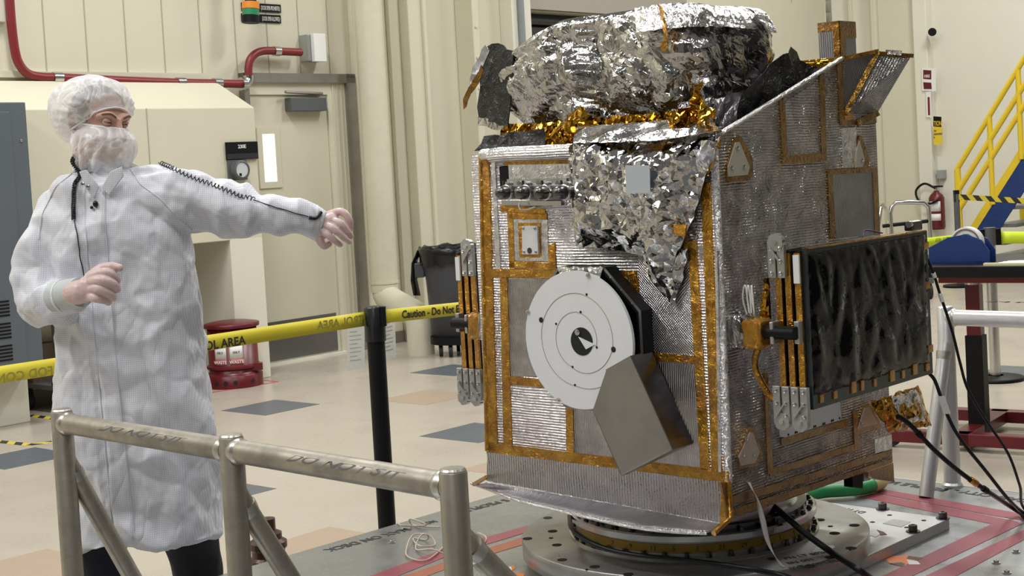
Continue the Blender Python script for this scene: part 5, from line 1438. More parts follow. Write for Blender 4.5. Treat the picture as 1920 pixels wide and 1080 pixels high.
for k, (x, y, w, h, lab) in enumerate(((.28, .06, .30, .21, 'white paper sheet nearest blue tape dispenser on work table'), (.52, .12, .30, .22, 'white paper sheet in middle of work table'), (.80, .05, .32, .2, 'crinkled white paper at right edge of work table'))):
    p = t0_+tdx*x+tdy*y; R = []
    for i in range(6):
        R.append([p+tdx*w*j/5+tdy*h*i/5+UP*(.004+.006*k+.012*abs(noise.noise(V((i*.6, j*.7, k))))) for j in range(6)])
    g = MB(); g.grid(R, True); o = g.build('paper_sheet', M_WHITE, None, solid=.001); tag(o, lab, 'paper', 'papers on the work table')
o = MB().box(t0_+tdx*.23+tdy*.02+UP*.0005, tdx*.6, tdy*.03, UP*.012).build('folder', simple('pale_yellow_card', (.72, .66, .36), .6)); tag(o, 'pale yellow folder under papers on work table', 'folder')

# ---- cart handle seen beyond the craft
cx = aty(1700, 470, 14.0); cx.z = 0
ct = empty('hand_cart', cx, 'chrome handled cart standing beyond spacecraft near fire extinguisher', 'cart')
hh = lambda x, y: aty(x, y, 14.0)
def gd(x, y): p = hh(x, y); return V((p.x, p.y, .0))
MB().tube([V((hh(1672, 395).x, 14.0, .2)), hh(1669, 400), hh(1672, 388), hh(1680, 380), hh(1705, 379), hh(1732, 380), hh(1741, 388), hh(1742, 400), V((hh(1744, 400).x, 14.0, .2))], .022, 12).build('handle', M_CHROME, ct)
MB().tube([V((hh(1655, 390).x, 14.6, .2)), aty(1652, 388, 14.6), aty(1656, 384, 14.6), aty(1664, 396, 14.3), hh(1669, 412)], .02, 10).build('handle', M_CHROME, ct)
MB().cyl(hh(1655, 424), hh(1745, 414), .018, 10).build('crossbar', M_BLACK, ct)
MB().box(V((hh(1672, 400).x, 13.95, .15)), V((.36, 0, 0)), V((0, .7, 0)), UP*.05).build('cart_deck', M_DKGREY, ct)
for dx in (0.03, .33):
    for dy in (.05, .6): MB().cyl(V((hh(1672, 400).x+dx-.015, 13.95+dy, .075)), V((hh(1672, 400).x+dx+.015, 13.95+dy, .075)), .075, 16).build('cart_wheel', M_BLACKR, ct)

# ---- end wall things: extinguisher, signs, box, stairs
def wcp(x, y, o=0.): return wc(x, y, o)
fe = wcp(1757, 395, .20)
ex = empty('fire_extinguisher', fe, 'red fire extinguisher hanging on pale wall below fire sign', 'fire extinguisher')
zt2 = wcp(1757, 362, .2).z; zb2 = wcp(1757, 430, .2).z; r_ = .092
c2 = V((fe.x, fe.y, 0))
MB().lathe(c2, [(0, zb2), (r_*.9, zb2), (r_, zb2+.03), (r_, zt2-.06), (r_*.8, zt2-.02), (r_*.4, zt2+.01), (r_*.3, zt2+.03), (0, zt2+.03)], 32, UP, True).build('cylinder', M_RED, ex)
MB().cyl(c2+UP*(zt2+.02), c2+UP*(zt2+.09), .024, 12).build('valve', M_CHROME, ex)
MB().box(c2+UP*(zt2+.07)-B*.03-A*.03, B*.12, A*.03, UP*.02).build('lever', M_BLACK, ex)
MB().tube(spline([c2+UP*(zt2+.06)-A*.02, c2+UP*(zt2+.12)-B*.12-A*.06, c2+UP*(zt2+.04)-B*.22-A*.08, c2+UP*(zt2-.08)-B*.18-A*.10, c2+UP*(zt2-.12)-B*.04-A*.12, c2+UP*(zt2-.08)+B*.07-A*.10], 6), .014, 8).build('hose', M_BLACK, ex)
for z0, z1 in ((.14, .26), (.03, .11)):
    R = [[c2+(-A*math.cos(q)+B*math.sin(q))*(r_+.002)+UP*(zb2+.08+zz) for q in (-.6, -.3, 0, .3, .6, .9)] for zz in (z0, z1)]
    g = MB(); g.grid(R, True); g.build('label', M_WHITE, ex, solid=.001)
def wsign(name, pts, off, m, label, cat='sign'):
    P = [wcp(x, y, off) for x, y in pts]; o = MB().prism(P, A*.008, t=B).build(name, m); tag(o, label, cat); return o
s1 = wsign('fire_sign', [(1728, 127), (1754, 128), (1755, 171), (1729, 170)], .175, M_WHITE, 'red and white fire extinguisher sign high on pale wall strip')
for q in ([(1731, 131), (1746, 132), (1746, 149), (1731, 148)], [(1731, 154), (1746, 155), (1747, 167), (1732, 167)]):
    MB().prism([wcp(x, y, .177) for x, y in q], A*.002, t=B).build('red_field', M_RED, s1)
text('lettering', 'FIRE', wcp(1733, 146, .179), B, UP, .034, M_WHITE, s1, .02, .8)
s2_ = wsign('arrow_sign', [(1736, 172), (1745, 172), (1746, 220), (1737, 220)], .175, M_WHITE, 'narrow vertical arrow sign directly under fire sign')
MB().prism([wcp(x, y, .177) for x, y in ((1739, 182), (1743, 182), (1744, 216), (1740, 216))], A*.002, t=B).build('red_field', M_REDP, s2_)
s3 = wsign('caution_sign', [(1750, 218), (1765, 219), (1766, 271), (1751, 271)], .175, M_YEL, 'yellow caution sign on pale wall left of stairs')
MB().prism([wcp(x, y, .177) for x, y in ((1750, 218), (1765, 219), (1765, 238), (1750, 237))], A*.002, t=B).build('black_field', M_BLACK, s3)
text('lettering', 'TION', wcp(1751, 236, .179), B, UP, .055, M_YEL, s3, .02, .50)
for i, yy in enumerate((244, 250, 256)): text('lettering', ('SHOES', 'REQUIRED', 'HERE')[i] if 0 else ('for', 'attended', 'a')[i], wcp(1751, yy+3, .179), B, UP, .026, M_STEN, s3, .02, .8)
o = MB().box(wcp(1771, 334, 0.0)-B*.05-UP*.0, B*.08, -A*.10, UP*.10).build('wall_box', simple('grey_wall_box', (.30, .31, .31), .5)); tag(o, 'small grey electrical box on pale wall left of stair rail', 'electrical box')
o = MB().cyl(wcp(1748, 60, .16), wcp(1748, 60, .24), .05, 12).build('wall_fitting', M_BLACK); tag(o, 'small black fitting high on pale wall strip', 'fitting')

# stairs climbing along the end wall towards the camera's right
SO = 2.1                                   # near stringer stands this far from the wall
def wst(x, y, o=SO): return wc(x, y, o)
stair = empty('staircase', V((wst(1797, 440).x, wst(1797, 440).y, 0)), 'blue metal staircase with yellow handrails climbing right along pale wall', 'staircase')
s0 = wst(1800, 480); s1_ = wst(1925, 283)
sd = (s1_-s0).normalized(); 
s_start = s0 + sd*(-(s0.z)/sd.z); s_end = s1_+sd*1.5
dn_ = sd.cross(A).normalized(); dn_ = dn_ if dn_.z < 0 else -dn_
for k, so in enumerate((0, SO-.15)):
    o_ = A*so
    MB().prism([s_start+o_, s_end+o_, s_end+o_+dn_*.20, s_start+o_+dn_*.20], A*.02, t=B).build('stringer', M_BLUE, stair)
MB().prism([s_start-A*.004, s_end-A*.004, s_end-A*.004-dn_*.075, s_start-A*.004-dn_*.075], A*.03, t=B).build('kick_strip', M_YEL, stair)
nst = int((s_end.z-s_start.z)/.175); rise = (s_end.z-s_start.z)/nst
for i in range(nst):
    p = s_start+(s_end-s_start)*((i+.5)/nst)+dn_*.12
    MB().box(p+A*.02, A*(SO-.17), B*.26, UP*.035).build('tread', simple('grated_tread', (.30, .31, .32), .4, .8, nscale=60, namt=.4), stair)
h0, h1 = wst(1794, 318), wst(1925, 102); m0, m1 = wst(1794, 362), wst(1925, 152); l0, l1 = wst(1797, 395), wst(1925, 190)
for a, b in ((h0, h1), (m0, m1), (l0, l1)):
    MB().tube([a, b, b+(b-a)*.5], .028, 12).build('handrail', M_YEL, stair)
for x in (1796, 1856, 1909):
    t = (x-1794)/(1925-1794.); top = h0+(h1-h0)*t; fb = s_start+(s_end-s_start)*max(0, ((top.x-s_start.x)/(s_end.x-s_start.x)))
    MB().cyl(V((top.x, top.y, fb.z)), top, .028, 12).build('rail_post', M_YEL, stair)
MB().cyl(V((h0.x, h0.y, 0)), h0, .03, 12).build('rail_post', M_YEL, stair)
g_ = aty(1920, 395, 16.0)
MB().cbox(g_+V((.1, 0, 0)), V((.3, 0, 0)), V((0, .04, 0)), UP*.25).build('yellow_gate_end', M_YEL, stair, bevel=.03)
# hazard band on its own black post before the stairs
pp = aty(1793, 364, 15.0); px_ = V((pp.x, pp.y, 0))
hp = empty('barrier_post', px_, 'thin grey post with black and yellow striped barrier before stairs', 'barrier')
MB().cyl(px_, pp, .03, 14).build('pole', M_DKGREY, hp)
MB().lathe(px_, [(0, 0), (.17, 0), (.17, .02), (.03, .03)], 24).build('base', M_BLACK, hp)
MB().cbox(pp-UP*.02, V((.05, 0, 0)), V((0, .05, 0)), UP*.12).build('head', M_BLACK, hp)
q = aty(1945, 373, 14.2); R = [[pp-UP*.055, q-UP*.055], [pp+UP*.0, q+UP*.0]]
gm = MB(); P = [pp-UP*.055, q-UP*.055, q, pp]; gm.prism(P, V((0, .002, 0)), t=(q-pp).normalized()); gm.build('striped_webbing', M_HZ, hp)
# ------------------------------------------------------------------ the person
from mathutils.bvhtree import BVHTree
PD = 4.45
def P3(x, y, d=PD): return aty(x, y, d)
foot = P3(270, 1200, 4.5); foot.z = 0
man = empty('person', foot, 'person in white cleanroom coat, hair cover and gloves pointing right arm outstretched', 'person')
man['label'] = 'person in white cleanroom coat, bouffant cap, face cover and gloves, one arm stretched out'
def fuse(name, mb, voxel, m, parent, smooth=6, disp=None, factor=.6):
    """join overlapping closed shapes into one continuous skin"""
    me = bpy.data.meshes.new('tmp'); me.from_pydata([tuple(v) for v in mb.v], [], mb.f); me.update()
    t = bpy.data.objects.new('tmp', me); COL.objects.link(t)
    r = t.modifiers.new('r', 'REMESH'); r.mode = 'VOXEL'; r.voxel_size = voxel
    if smooth: s_ = t.modifiers.new('s', 'SMOOTH'); s_.iterations = smooth; s_.factor = factor
    dg = bpy.context.evaluated_depsgraph_get(); dg.update()
    out = bpy.data.meshes.new_from_object(t.evaluated_get(dg))
    bpy.data.objects.remove(t)
    if disp:
        ns = [V(v.normal) for v in out.vertices]
        for v, n in zip(out.vertices, ns): v.co = V(v.co)+disp(V(v.co), n)
        out.update()
    bvh = BVHTree.FromPolygons([tuple(v.co) for v in out.vertices], [tuple(p.vertices) for p in out.polygons])
    o0 = origin_of(parent)
    for v in out.vertices: v.co = V(v.co)-o0
    out.polygons.foreach_set('use_smooth', [True]*len(out.polygons))
    out.materials.clear(); out.materials.append(m); out.name = name; out.update()
    o = bpy.data.objects.new(name, out); COL.objects.link(o); o.parent = parent
    return o, bvh
def blob(mb, c, rx, ry, rz, ax=None, n=16):
    ax = ax or (V((1,0,0)), V((0,1,0)), V((0,0,1))); c = V(c)
    R = []
    vs = [c+ax[2]*rz]
    for i in range(1, n):
        th = math.pi*i/n
        for j in range(n*2):
            ph = math.pi*j/n
            vs.append(c+ax[0]*rx*math.sin(th)*math.cos(ph)+ax[1]*ry*math.sin(th)*math.sin(ph)+ax[2]*rz*math.cos(th))
    vs.append(c-ax[2]*rz); fs = []; m2 = n*2
    for j in range(m2): fs.append((0, 1+j, 1+(j+1) % m2))
    for i in range(n-2):
        for j in range(m2):
            a = 1+i*m2+j; b = 1+i*m2+(j+1) % m2; fs.append((a, a+m2, b+m2, b))
    L = len(vs)-1
    for j in range(m2): fs.append((L, L-m2+(j+1) % m2, L-m2+j))
    mb.add(vs, fs, None, True)
def limb(mb, pts, rads, n=18):
    P = spline(pts, 5); m = len(P); R = []
    for i in range(m):
        t = i/(m-1)*(len(rads)-1); k = min(int(t), len(rads)-2); f = t-k; R.append(rads[k]*(1-f)+rads[k+1]*f)
    mb.tube(P, R, n, True); blob(mb, P[0], R[0], R[0], R[0], n=8); blob(mb, P[-1], R[-1], R[-1], R[-1], n=8)

M_SKIN = simple('skin', (.60, .36, .28), .45, nscale=18, namt=.06, sss=.15)
t = NT('cleanroom_coat_fabric'); c_ = t.coord('Object')
sp_ = t.n('ShaderNodeSeparateXYZ'); t.t.links.new(c_, sp_.inputs[0])
def line(ax): 
    f = t.math('FRACT', t.math('MULTIPLY', ax, 165.)); return t.math('LESS_THAN', f, .24)
ln = t.math('MAXIMUM', line(sp_.outputs[0]), line(sp_.outputs[2]))
base_ = t.mix(t.noise(c_, 4, 3), (.70, .715, .78), (.76, .77, .82))
col_ = t.mix(t.math('MULTIPLY', ln, .55), base_, (.42, .44, .52))
wr = t.noise(t.coord('Object', (1, 1, .6), (0, .5, .0)), 6.5, 3, .5, .35)
wr2 = t.math('ABSOLUTE', t.math('SUBTRACT', wr, .5))
t.p(color=col_, rough=.55, sheen=.2, normal=t.bump(t.noise(c_, 60, 3), .15, .003, t.bump(wr2, 1.0, .035, t.bump(t.math('ABSOLUTE', t.math('SUBTRACT', t.noise(t.coord('Object', (1, 1, .5), (0, -.6, 0)), 15, 2, .5, .3), .5)), .5, .012))))
M_COAT = t.m
M_CUFF = simple('knit_cuff', (.52, .56, .57), .7, nscale=30, namt=.05)
M_GLOVE = simple('pink_tinted_glove', (.66, .50, .49), .38, nscale=22, namt=.07, sss=.1)
M_NAVY = simple('navy_trouser_cloth', (.012, .016, .028), .8)
t = NT('thin_bouffant_fabric'); c_ = t.coord('Object')
f_ = t.noise(c_, 11, 3, .5, 1.2); r_ = t.math('ABSOLUTE', t.math('SUBTRACT', f_, .5))
al = t.ramp(r_, [(.0, .92), (.03, .62), (.16, .46)])
t.p(color=(.90, .90, .92), rough=.5, alpha=al, normal=t.bump(r_, .6, .02))
M_BOUF = t.m

# trunk of the coat, measured ring by ring
rows_ = [  # y px, centre x px, half width px, half depth m, depth of the centre
 (318, 186, 34, .060, 4.47), (330, 188, 50, .075, 4.47), (345, 190, 84, .095, 4.47), (370, 196, 112, .110, 4.47), (410, 206, 132, .125, 4.46),
 (460, 218, 138, .135, 4.46), (530, 232, 136, .140, 4.46), (610, 243, 134, .145, 4.46), (700, 247, 138, .155, 4.46), (790, 254, 150, .165, 4.46),
 (880, 268, 148, .170, 4.47), (960, 276, 138, .170, 4.48), (1008, 280, 132, .168, 4.48)]
cm = MB(); R = []
for (y, x, hw, hd_, d) in rows_:
    c = P3(x, y, d); s_ = d/FPX; row = []
    for k in range(40):
        a = 2*math.pi*k/40; ca, sa = math.cos(a), math.sin(a); e = .8
        row.append(c+V((math.copysign(abs(ca)**e, ca)*hw*s_*1.0, math.copysign(abs(sa)**e, sa)*hd_, -.056*math.copysign(abs(ca)**e, ca)*hw*s_*0)))
    R.append(row)
# dense rows
Rd = []
for k in range(40):
    col = spline([r[k] for r in R], 6); Rd.append(col)
R2 = [[Rd[k][i] for k in range(40)] for i in range(len(Rd[0]))]
cm.grid(R2, True, True); cm.add(R2[0], [tuple(range(40))]); cm.add(R2[-1], [tuple(reversed(range(40)))])
# sleeves
LA_ = [P3(240, 372, 4.46), P3(320, 374, 4.46), P3(400, 388, 4.45), P3(480, 401, 4.45), P3(550, 410, 4.46), P3(590, 414, 4.47)]
limb(cm, LA_, [.095, .103, .088, .076, .062, .050])
RA_ = [P3(132, 382, 4.46), P3(100, 440, 4.46), P3(80, 510, 4.44), P3(74, 562, 4.40)]
limb(cm, RA_, [.080, .088, .086, .078])
limb(cm, [P3(74, 563, 4.40), P3(96, 572, 4.31), P3(132, 560, 4.22)], [.080, .068, .052])
def coat_disp(p, n):
    q = V((p.x*1.0+p.z*.55, p.y*1.2, p.z*.75-p.x*.35))
    arm = ss(p.x, -.93, -.86)*ss(p.z, 1.15, 1.25)
    big = (ridged(q, 4.2, 3.3)-.5)*.020
    vq = noise.voronoi(V((q.x, q.y, q.z))*7.5)[0]; mid = (ridged(q+V((7, 1, 2)), 10.5, 5.1)-.5)*.009 + .021*((vq[1]-vq[0])-.3)
    w2 = V((p.x*1.5+p.z*.4, p.y, p.z*.7)); armf = (ridged(w2, 8.5, 9.4)-.5)*.022
    lo = ss(p.z, .3, 1.0)
    d = (big+mid)*(1-arm)+(armf+mid*.6)*arm
    # front placket stands a little proud
    v = p-CAM; zc = v.dot(fwd); px = 960+FPX*v.dot(cr)/zc; py = CYP-FPX*v.dot(cu)/zc
    if n.y < -.2 and 345 < py < 1015 and arm < .5:
        cx = 178 if py < 420 else (178+(py-420)*.095); lw = 19
        e = abs(px-cx)
        if e < lw: d += .006*ss(lw-e, 0, 3)
        elif 0 < (cx-px-lw) < 14: d -= .004
    # the hem flares and waves
    d += .003*math.sin(p.x*28+p.y*9)*(1-ss(p.z, .43, .75))
    return n*d
coat, CB = fuse('coat', cm, .0065, M_COAT, man, 5, coat_disp)
def onc(x, y, off=.003, bvh=None):
    d = ray(x, y).normalized(); h = (bvh or CB).ray_cast(CAM, d)
    if h[0] is None: return None
    n = h[1] if h[1].dot(d) < 0 else -h[1]
    return h[0]+n*off
def surf_line(name, pts, r, m, off=.001, parent=coat, step=6, n=6):
    P = []
    for (a, b) in zip(pts[:-1], pts[1:]):
        L = math.hypot(b[0]-a[0], b[1]-a[1]); k = max(1, int(L/step))
        for i in range(k):
            h = onc(a[0]+(b[0]-a[0])*i/k, a[1]+(b[1]-a[1])*i/k, off)
            if h is not None: P.append(h)
    Q_ = [P[0]]+[(P[i-1]+P[i]*2+P[i+1])/4 for i in range(1, len(P)-1)]+[P[-1]]
    return MB().tube(Q_, r, n).build(name, m, parent), Q_
M_SEAM = simple('coat_seam', (.56, .58, .64), .7)
surf_line('seam', [(245, 318), (262, 345), (300, 372), (330, 405), (365, 434)], .0020, M_SEAM)
surf_line('seam', [(140, 322), (105, 350), (80, 400), (72, 455)], .0020, M_SEAM)
surf_line('placket_seam', [(160, 350), (160, 420), (172, 560), (190, 760), (212, 1000)], .0018, M_SEAM)
surf_line('placket_seam', [(196, 350), (198, 420), (208, 560), (226, 760), (252, 1000)], .0018, M_SEAM)
# collar
cb_ = MB(); R = []
for j in range(6):
    t_ = j/5.; row = []
    for k in range(25):
        a = math.radians(-62+ (360-56)*k/24.-90+28+62+0) if 0 else math.radians(-100+360*k/25.*.93)
        c = P3(184, 322-24*t_, 4.47); rr = .078-.012*t_+.003*math.sin(k*1.7)
        row.append(c+V((math.cos(a)*rr*1.0, math.sin(a)*rr*.92, 0)))
    R.append(row)
cb_.grid(R, True); cb_.build('collar', M_COAT, coat, solid=.005)
for pts in ([(148, 322), (162, 318), (186, 350), (176, 372), (160, 352)], [(206, 322), (228, 312), (232, 330), (204, 366), (190, 352)]):
    P = [P3(x, y, 4.345) for x, y in pts]; n = V((0, -1, .2))
    MB().prism(P, V((0, .006, 0)), t=V((1, 0, 0))).build('collar_flap', M_COAT, coat, bevel=.002)
for x, y in ((155, 345), (165, 350)):
    h = P3(x, y, 4.343); MB().lathe(h, [(.006, 0), (.006, .002), (.003, .003), (.003, .001), (0, .001)], 14, V((0, -1, 0))).build('snap', M_CHROME, coat)
# cuffs
def cuff(pts, rads, name='cuff', m=M_CUFF):
    return MB().tube(spline(pts, 4), [rads[0]+(rads[1]-rads[0])*i/(4*(len(pts)-1)) for i in range(4*(len(pts)-1)+1)], 26).build(name, m, man)
c1 = cuff([P3(572, 412, 4.462), P3(588, 415, 4.47), P3(604, 419, 4.475)], (.047, .041))
c2_ = cuff([P3(110, 557, 4.245), P3(128, 553, 4.21), P3(152, 548, 4.17)], (.049, .043))
MB().tube([P3(584, 413, 4.468), P3(588, 414, 4.47)], .0500, 26).build('cuff_edge', M_COAT, man)
MB().tube([P3(120, 556, 4.226), P3(124, 555, 4.221)], .0505, 26).build('cuff_edge', M_COAT, man)
# gloves
def glove(name, pal, fingers, wrist, fat=1.0):
    g_ = MB(); fingers = [(a, [x*fat for x in b]) for a, b in fingers]
    for c, rx, ry, rz in pal: blob(g_, c, rx, ry, rz, n=12)
    for pts, rads in fingers: limb(g_, pts, rads, 14)
    limb(g_, wrist[0], wrist[1], 18)
    return fuse(name, g_, .0022, M_GLOVE, man, 4, lambda p, n: n*(.0008*noise.noise(p*90)))[0]
d0 = 4.47
glove('glove', [(P3(609, 421, d0), .034, .030, .030), (P3(618, 415, d0-.005), .030, .026, .026)], [
    ([P3(612, 404, d0+.02), P3(640, 397, d0+.0), P3(655, 412, d0-.005), P3(656, 430, d0+.012)], [.0125, .0125, .0108, .0095]),
    ([P3(612, 413, d0-.0), P3(637, 418, d0-.030), P3(651, 433, d0-.022), P3(658, 443, d0-.005)], [.0125, .0125, .0105, .0092]),
    ([P3(606, 421, d0-.01), P3(624, 428, d0-.042), P3(643, 444, d0-.034), P3(655, 454, d0-.016)], [.0122, .0122, .0105, .0090]),
    ([P3(602, 430, d0-.01), P3(613, 439, d0-.040), P3(627, 451, d0-.036), P3(638, 459, d0-.018)], [.0118, .0115, .0100, .0086]),
    ([P3(598, 436, d0+.0), P3(600, 450, d0-.010), P3(608, 461, d0-.008), P3(618, 457, d0-.002)], [.0135, .0135, .0120, .0095])],
    ([P3(588, 415, d0), P3(600, 418, d0)], [.034, .032]))
d1 = 4.135
glove('glove', [(P3(168, 541, d1), .040, .030, .037), (P3(180, 536, d1-.004), .036, .028, .040), (P3(196, 535, d1+.004), .028, .024, .036)], [
    ([P3(172, 520, d1-.01), P3(192, 512, d1-.026), P3(212, 517, d1-.014), P3(219, 526, d1+.008)], [.0130, .0128, .0112, .0100]),
    ([P3(172, 528, d1-.018), P3(190, 526, d1-.040), P3(212, 533, d1-.028), P3(219, 542, d1-.004)], [.0128, .0130, .0112, .0100]),
    ([P3(170, 541, d1-.016), P3(187, 542, d1-.040), P3(206, 551, d1-.028), P3(212, 558, d1-.006)], [.0125, .0125, .0108, .0096]),
    ([P3(166, 554, d1-.010), P3(180, 559, d1-.032), P3(196, 563, d1-.024), P3(203, 567, d1-.006)], [.0118, .0116, .0100, .0088]),
    ([P3(168, 520, d1+.010), P3(188, 505, d1+.004), P3(208, 500, d1-.002), P3(224, 502, d1-.004)], [.0140, .0130, .0118, .0098])],
    ([P3(140, 550, d1+.03), P3(156, 546, d1+.01)], [.036, .034]), 1.16)

# head: frame looking to the right of the picture and slightly down
HC = P3(186, 235, 4.47)
f = V((.76, -.63, -.16)).normalized(); sd_ = f.cross(UP).normalized(); u = sd_.cross(f).normalized()   # sd_ : the person's right
u = (u+sd_*-.10).normalized(); sd_ = f.cross(u).normalized(); HX = (sd_, f, u)
def H(a, b, c): return HC + sd_*a + f*b + u*c       # side, forward, up
hm = MB()
blob(hm, H(0, -.012, .030), .077, .096, .088, HX); blob(hm, H(0, .018, -.02), .064, .076, .098, HX)
blob(hm, H(0, .052, -.088), .034, .034, .030, HX, 10); blob(hm, H(0, .030, -.060), .055, .055, .055, HX, 12)
limb(hm, [H(0, .092, .022), H(0, .104, -.006), H(0, .116, -.028)], [.010, .012, .0165], 10)
blob(hm, H(.014, .098, -.032), .010, .012, .009, HX, 8); blob(hm, H(-.014, .098, -.032), .010, .012, .009, HX, 8)
for s_ in (-1, 1):
    limb(hm, [H(s_*.014, .089, .030), H(s_*.032, .085, .037), H(s_*.052, .064, .030)], [.010, .0115, .009], 10)
    blob(hm, H(s_*.040, .062, -.022), .024, .022, .020, HX, 10)
    limb(hm, [H(s_*.074, -.008, .018), H(s_*.083, -.022, .012), H(s_*.084, -.022, -.008), H(s_*.077, -.008, -.026)], [.009, .011, .010, .008], 8)
limb(hm, [H(-.022, .094, -.060), H(0, .100, -.058), H(.022, .094, -.060)], [.006, .009, .006], 8)
limb(hm, [H(-.018, .090, -.071), H(0, .096, -.072), H(.018, .090, -.071)], [.006, .009, .006], 8)
limb(hm, [H(0, -.02, -.05), P3(182, 305, 4.49), P3(185, 345, 4.48)], [.060, .058, .066], 20)
# rest of the body runs inside the clothes
limb(hm, [P3(185, 345, 4.48), P3(205, 420, 4.47), P3(240, 620, 4.47), P3(258, 800, 4.48)], [.062, .085, .085, .09], 20)
limb(hm, [P3(200, 378, 4.46)]+LA_[1:]+[P3(604, 419, 4.475)], [.05, .05, .042, .038, .034, .028, .026], 14)
limb(hm, [P3(190, 380, 4.46)]+RA_, [.05, .05, .045, .040, .040], 14)
limb(hm, [P3(60, 562, 4.40), P3(92, 568, 4.31), P3(140, 550, 4.18)], [.040, .034, .027], 14)
LL = [P3(218, 800, 4.48), P3(190, 960, 4.50), P3(183, 1080, 4.52), V((P3(180, 1180, 4.52).x, 4.52, .08))]
RL = [P3(300, 800, 4.50), P3(345, 960, 4.66), P3(372, 1080, 4.80), V((P3(368, 1180, 4.84).x, 4.84, .08))]
for L_ in (LL, RL): limb(hm, L_, [.075, .065, .045, .035], 16)
body_, HB = fuse('body', hm, .0035, M_SKIN, man, 7)
# eyes, brows
for s_ in (-1, 1):
    ec = H(s_*.031, .0775, .016)
    e_ = MB(); blob(e_, ec, .0125, .0125, .0125, HX, 12); eo = e_.build('eye', simple('eye_white', (.55, .52, .50), .2), man)
    gz_ = (f*1.0-sd_*.10-u*.30).normalized()
    MB().lathe(ec+gz_*.0118, [(.0056, 0), (.0050, .0010), (0, .0014)], 16, gz_, True).build('iris', simple('dark_iris', (.02, .015, .012), .15), eo)
    ld = MB(); R = []
    for j in range(5):
        el = math.radians(-2+j*20); R.append([ec+(f*math.cos(el)*math.cos(a)+sd_*math.sin(a)*math.cos(el)+u*math.sin(el))*.0142 for a in [math.radians(-75+k*15) for k in range(11)]])
    ld.grid(R, True); ld.build('eyelid', M_SKIN, man, solid=.0012)
    R = []
    for j in range(4):
        el = math.radians(-62+j*16); R.append([ec+(f*math.cos(el)*math.cos(a)+sd_*math.sin(a)*math.cos(el)+u*math.sin(el))*.0138 for a in [math.radians(-75+k*15) for k in range(11)]])
    ld = MB(); ld.grid(R, True); ld.build('eyelid', M_SKIN, man, solid=.0012)
    br = MB(); br.tube(spline([H(s_*.014, .0985, .032), H(s_*.032, .0965, .041), H(s_*.052, .078, .036)], 4), [.003]*4+[.0034]*4+[.0015], 8); br.build('eyebrow', simple('light_brown_hair', (.17, .10, .055), .8), man)
# short hair under the cap
hr = MB(); n_ = 40; R = []
for i in range(14):
    th = math.radians(4+i*7.6); row = []
    for j in range(n_):
        ph = 2*math.pi*j/n_; d = (f*math.cos(ph)+sd_*math.sin(ph))*math.sin(th)+u*math.cos(th)
        lim = 1.0 if d.dot(f) < .35 else 0
        o_ = H(0, -.014, .030)+sd_*d.dot(sd_)*.081+f*d.dot(f)*.101+u*d.dot(u)*.092
        if d.dot(f) > .45 and d.dot(u) < .75: o_ -= d*.012
        row.append(o_)
    R.append(row)
hr.grid(R, True, True); hr.build('hair', simple('short_brown_hair', (.075, .05, .035), .8), man)
# bouffant cap
def shell(name, cen, rx, ry, rz, keep, pleat, m, n1=110, n2=64, seed=0, sag=None, rim_d=None):
    rowz = []; idx = {}; vs = []; fs = []
    for i in range(n2+1):
        for j in range(n1):
            th = math.pi*i/n2; ph = 2*math.pi*j/n1
            d = (f*math.cos(ph)+sd_*math.sin(ph))*math.sin(th)+u*math.cos(th)
            p = cen+sd_*d.dot(sd_)*rx+f*d.dot(f)*ry+u*d.dot(u)*rz
            if sag: p = sag(p, d)
            # never inside the head: measured outwards from the head's axis
            o_ = HC+u*max(-.075, min(.05, (p-HC).dot(u)))+f*.005; dd = (p-o_); L_ = dd.length; dd.normalize()
            hh_ = HB.ray_cast(o_+dd*.3, -dd)[0]; rh = (hh_-o_).length if hh_ is not None else 0
            k_ = pleat(p, d, ph, th)
            if rim_d is not None:
                e_ = ss(rim_d(p), -.004, .035); L_ = (rh+.006)*(1-e_)+max(L_+k_, rh+.006)*e_
            p = o_+dd*max(L_, rh+.005)
            vs.append(p)
    for i in range(n2):
        for j in range(n1):
            q = [i*n1+j, i*n1+(j+1) % n1, (i+1)*n1+(j+1) % n1, (i+1)*n1+j]
            if all(keep(vs[k]) for k in q): fs.append(tuple(q))
    g_ = MB(); g_.add(vs, fs, None, True); return g_.build(name, m, man)
CC = H(0, -.034, .038)
ncut = (f*-.80+u*.60).normalized(); c0_ = H(0, .070, .050)
def cap_d(p): return (p-c0_).dot((f*-.66+u*.75).normalized())
def cap_keep(p): return cap_d(p) > 0 and (p-H(0, 0, -.092)).dot(u) > 0
def cap_pleat(p, d, ph, th):
    e = ss(cap_d(p), 0, .10)
    vd = noise.voronoi(V((p.x, p.y, p.z*.8))*11)[0]
    return .016*(vd[1]-vd[0])*e - .006 + .003*math.sin(math.atan2((p-HC).dot(sd_), (p-HC).dot(u))*30)*(1-e)
def cap_sag(p, d):
    back = max(0, -d.dot(f)); low = max(0, -d.dot(u)+.2)
    return p - f*.020*back + (-u)*.022*back*low
cap_ = shell('bouffant_cap', CC, .122, .140, .116, cap_keep, cap_pleat, M_BOUF, 130, 80, sag=cap_sag, rim_d=cap_d)
# rim elastic of the cap
rim = []
nn_ = (f*-.66+u*.75).normalized(); e1_r = sd_; e2_r = nn_.cross(sd_).normalized()
for k in range(49):
    a = 2*math.pi*k/48; d = (e1_r*math.cos(a)+e2_r*math.sin(a))
    lo2, hi2 = 0., .25
    # march out to the cap surface on the cut plane
    o_ = H(0, -.005, .0); o_ = o_-nn_*cap_d(o_)
    best = HB.ray_cast(o_+d*.3, -d)[0]
    if best is None: continue
    q = best+d*.006
    if (q-H(0, 0, -.055)).dot(u) > 0: rim.append((a, q))
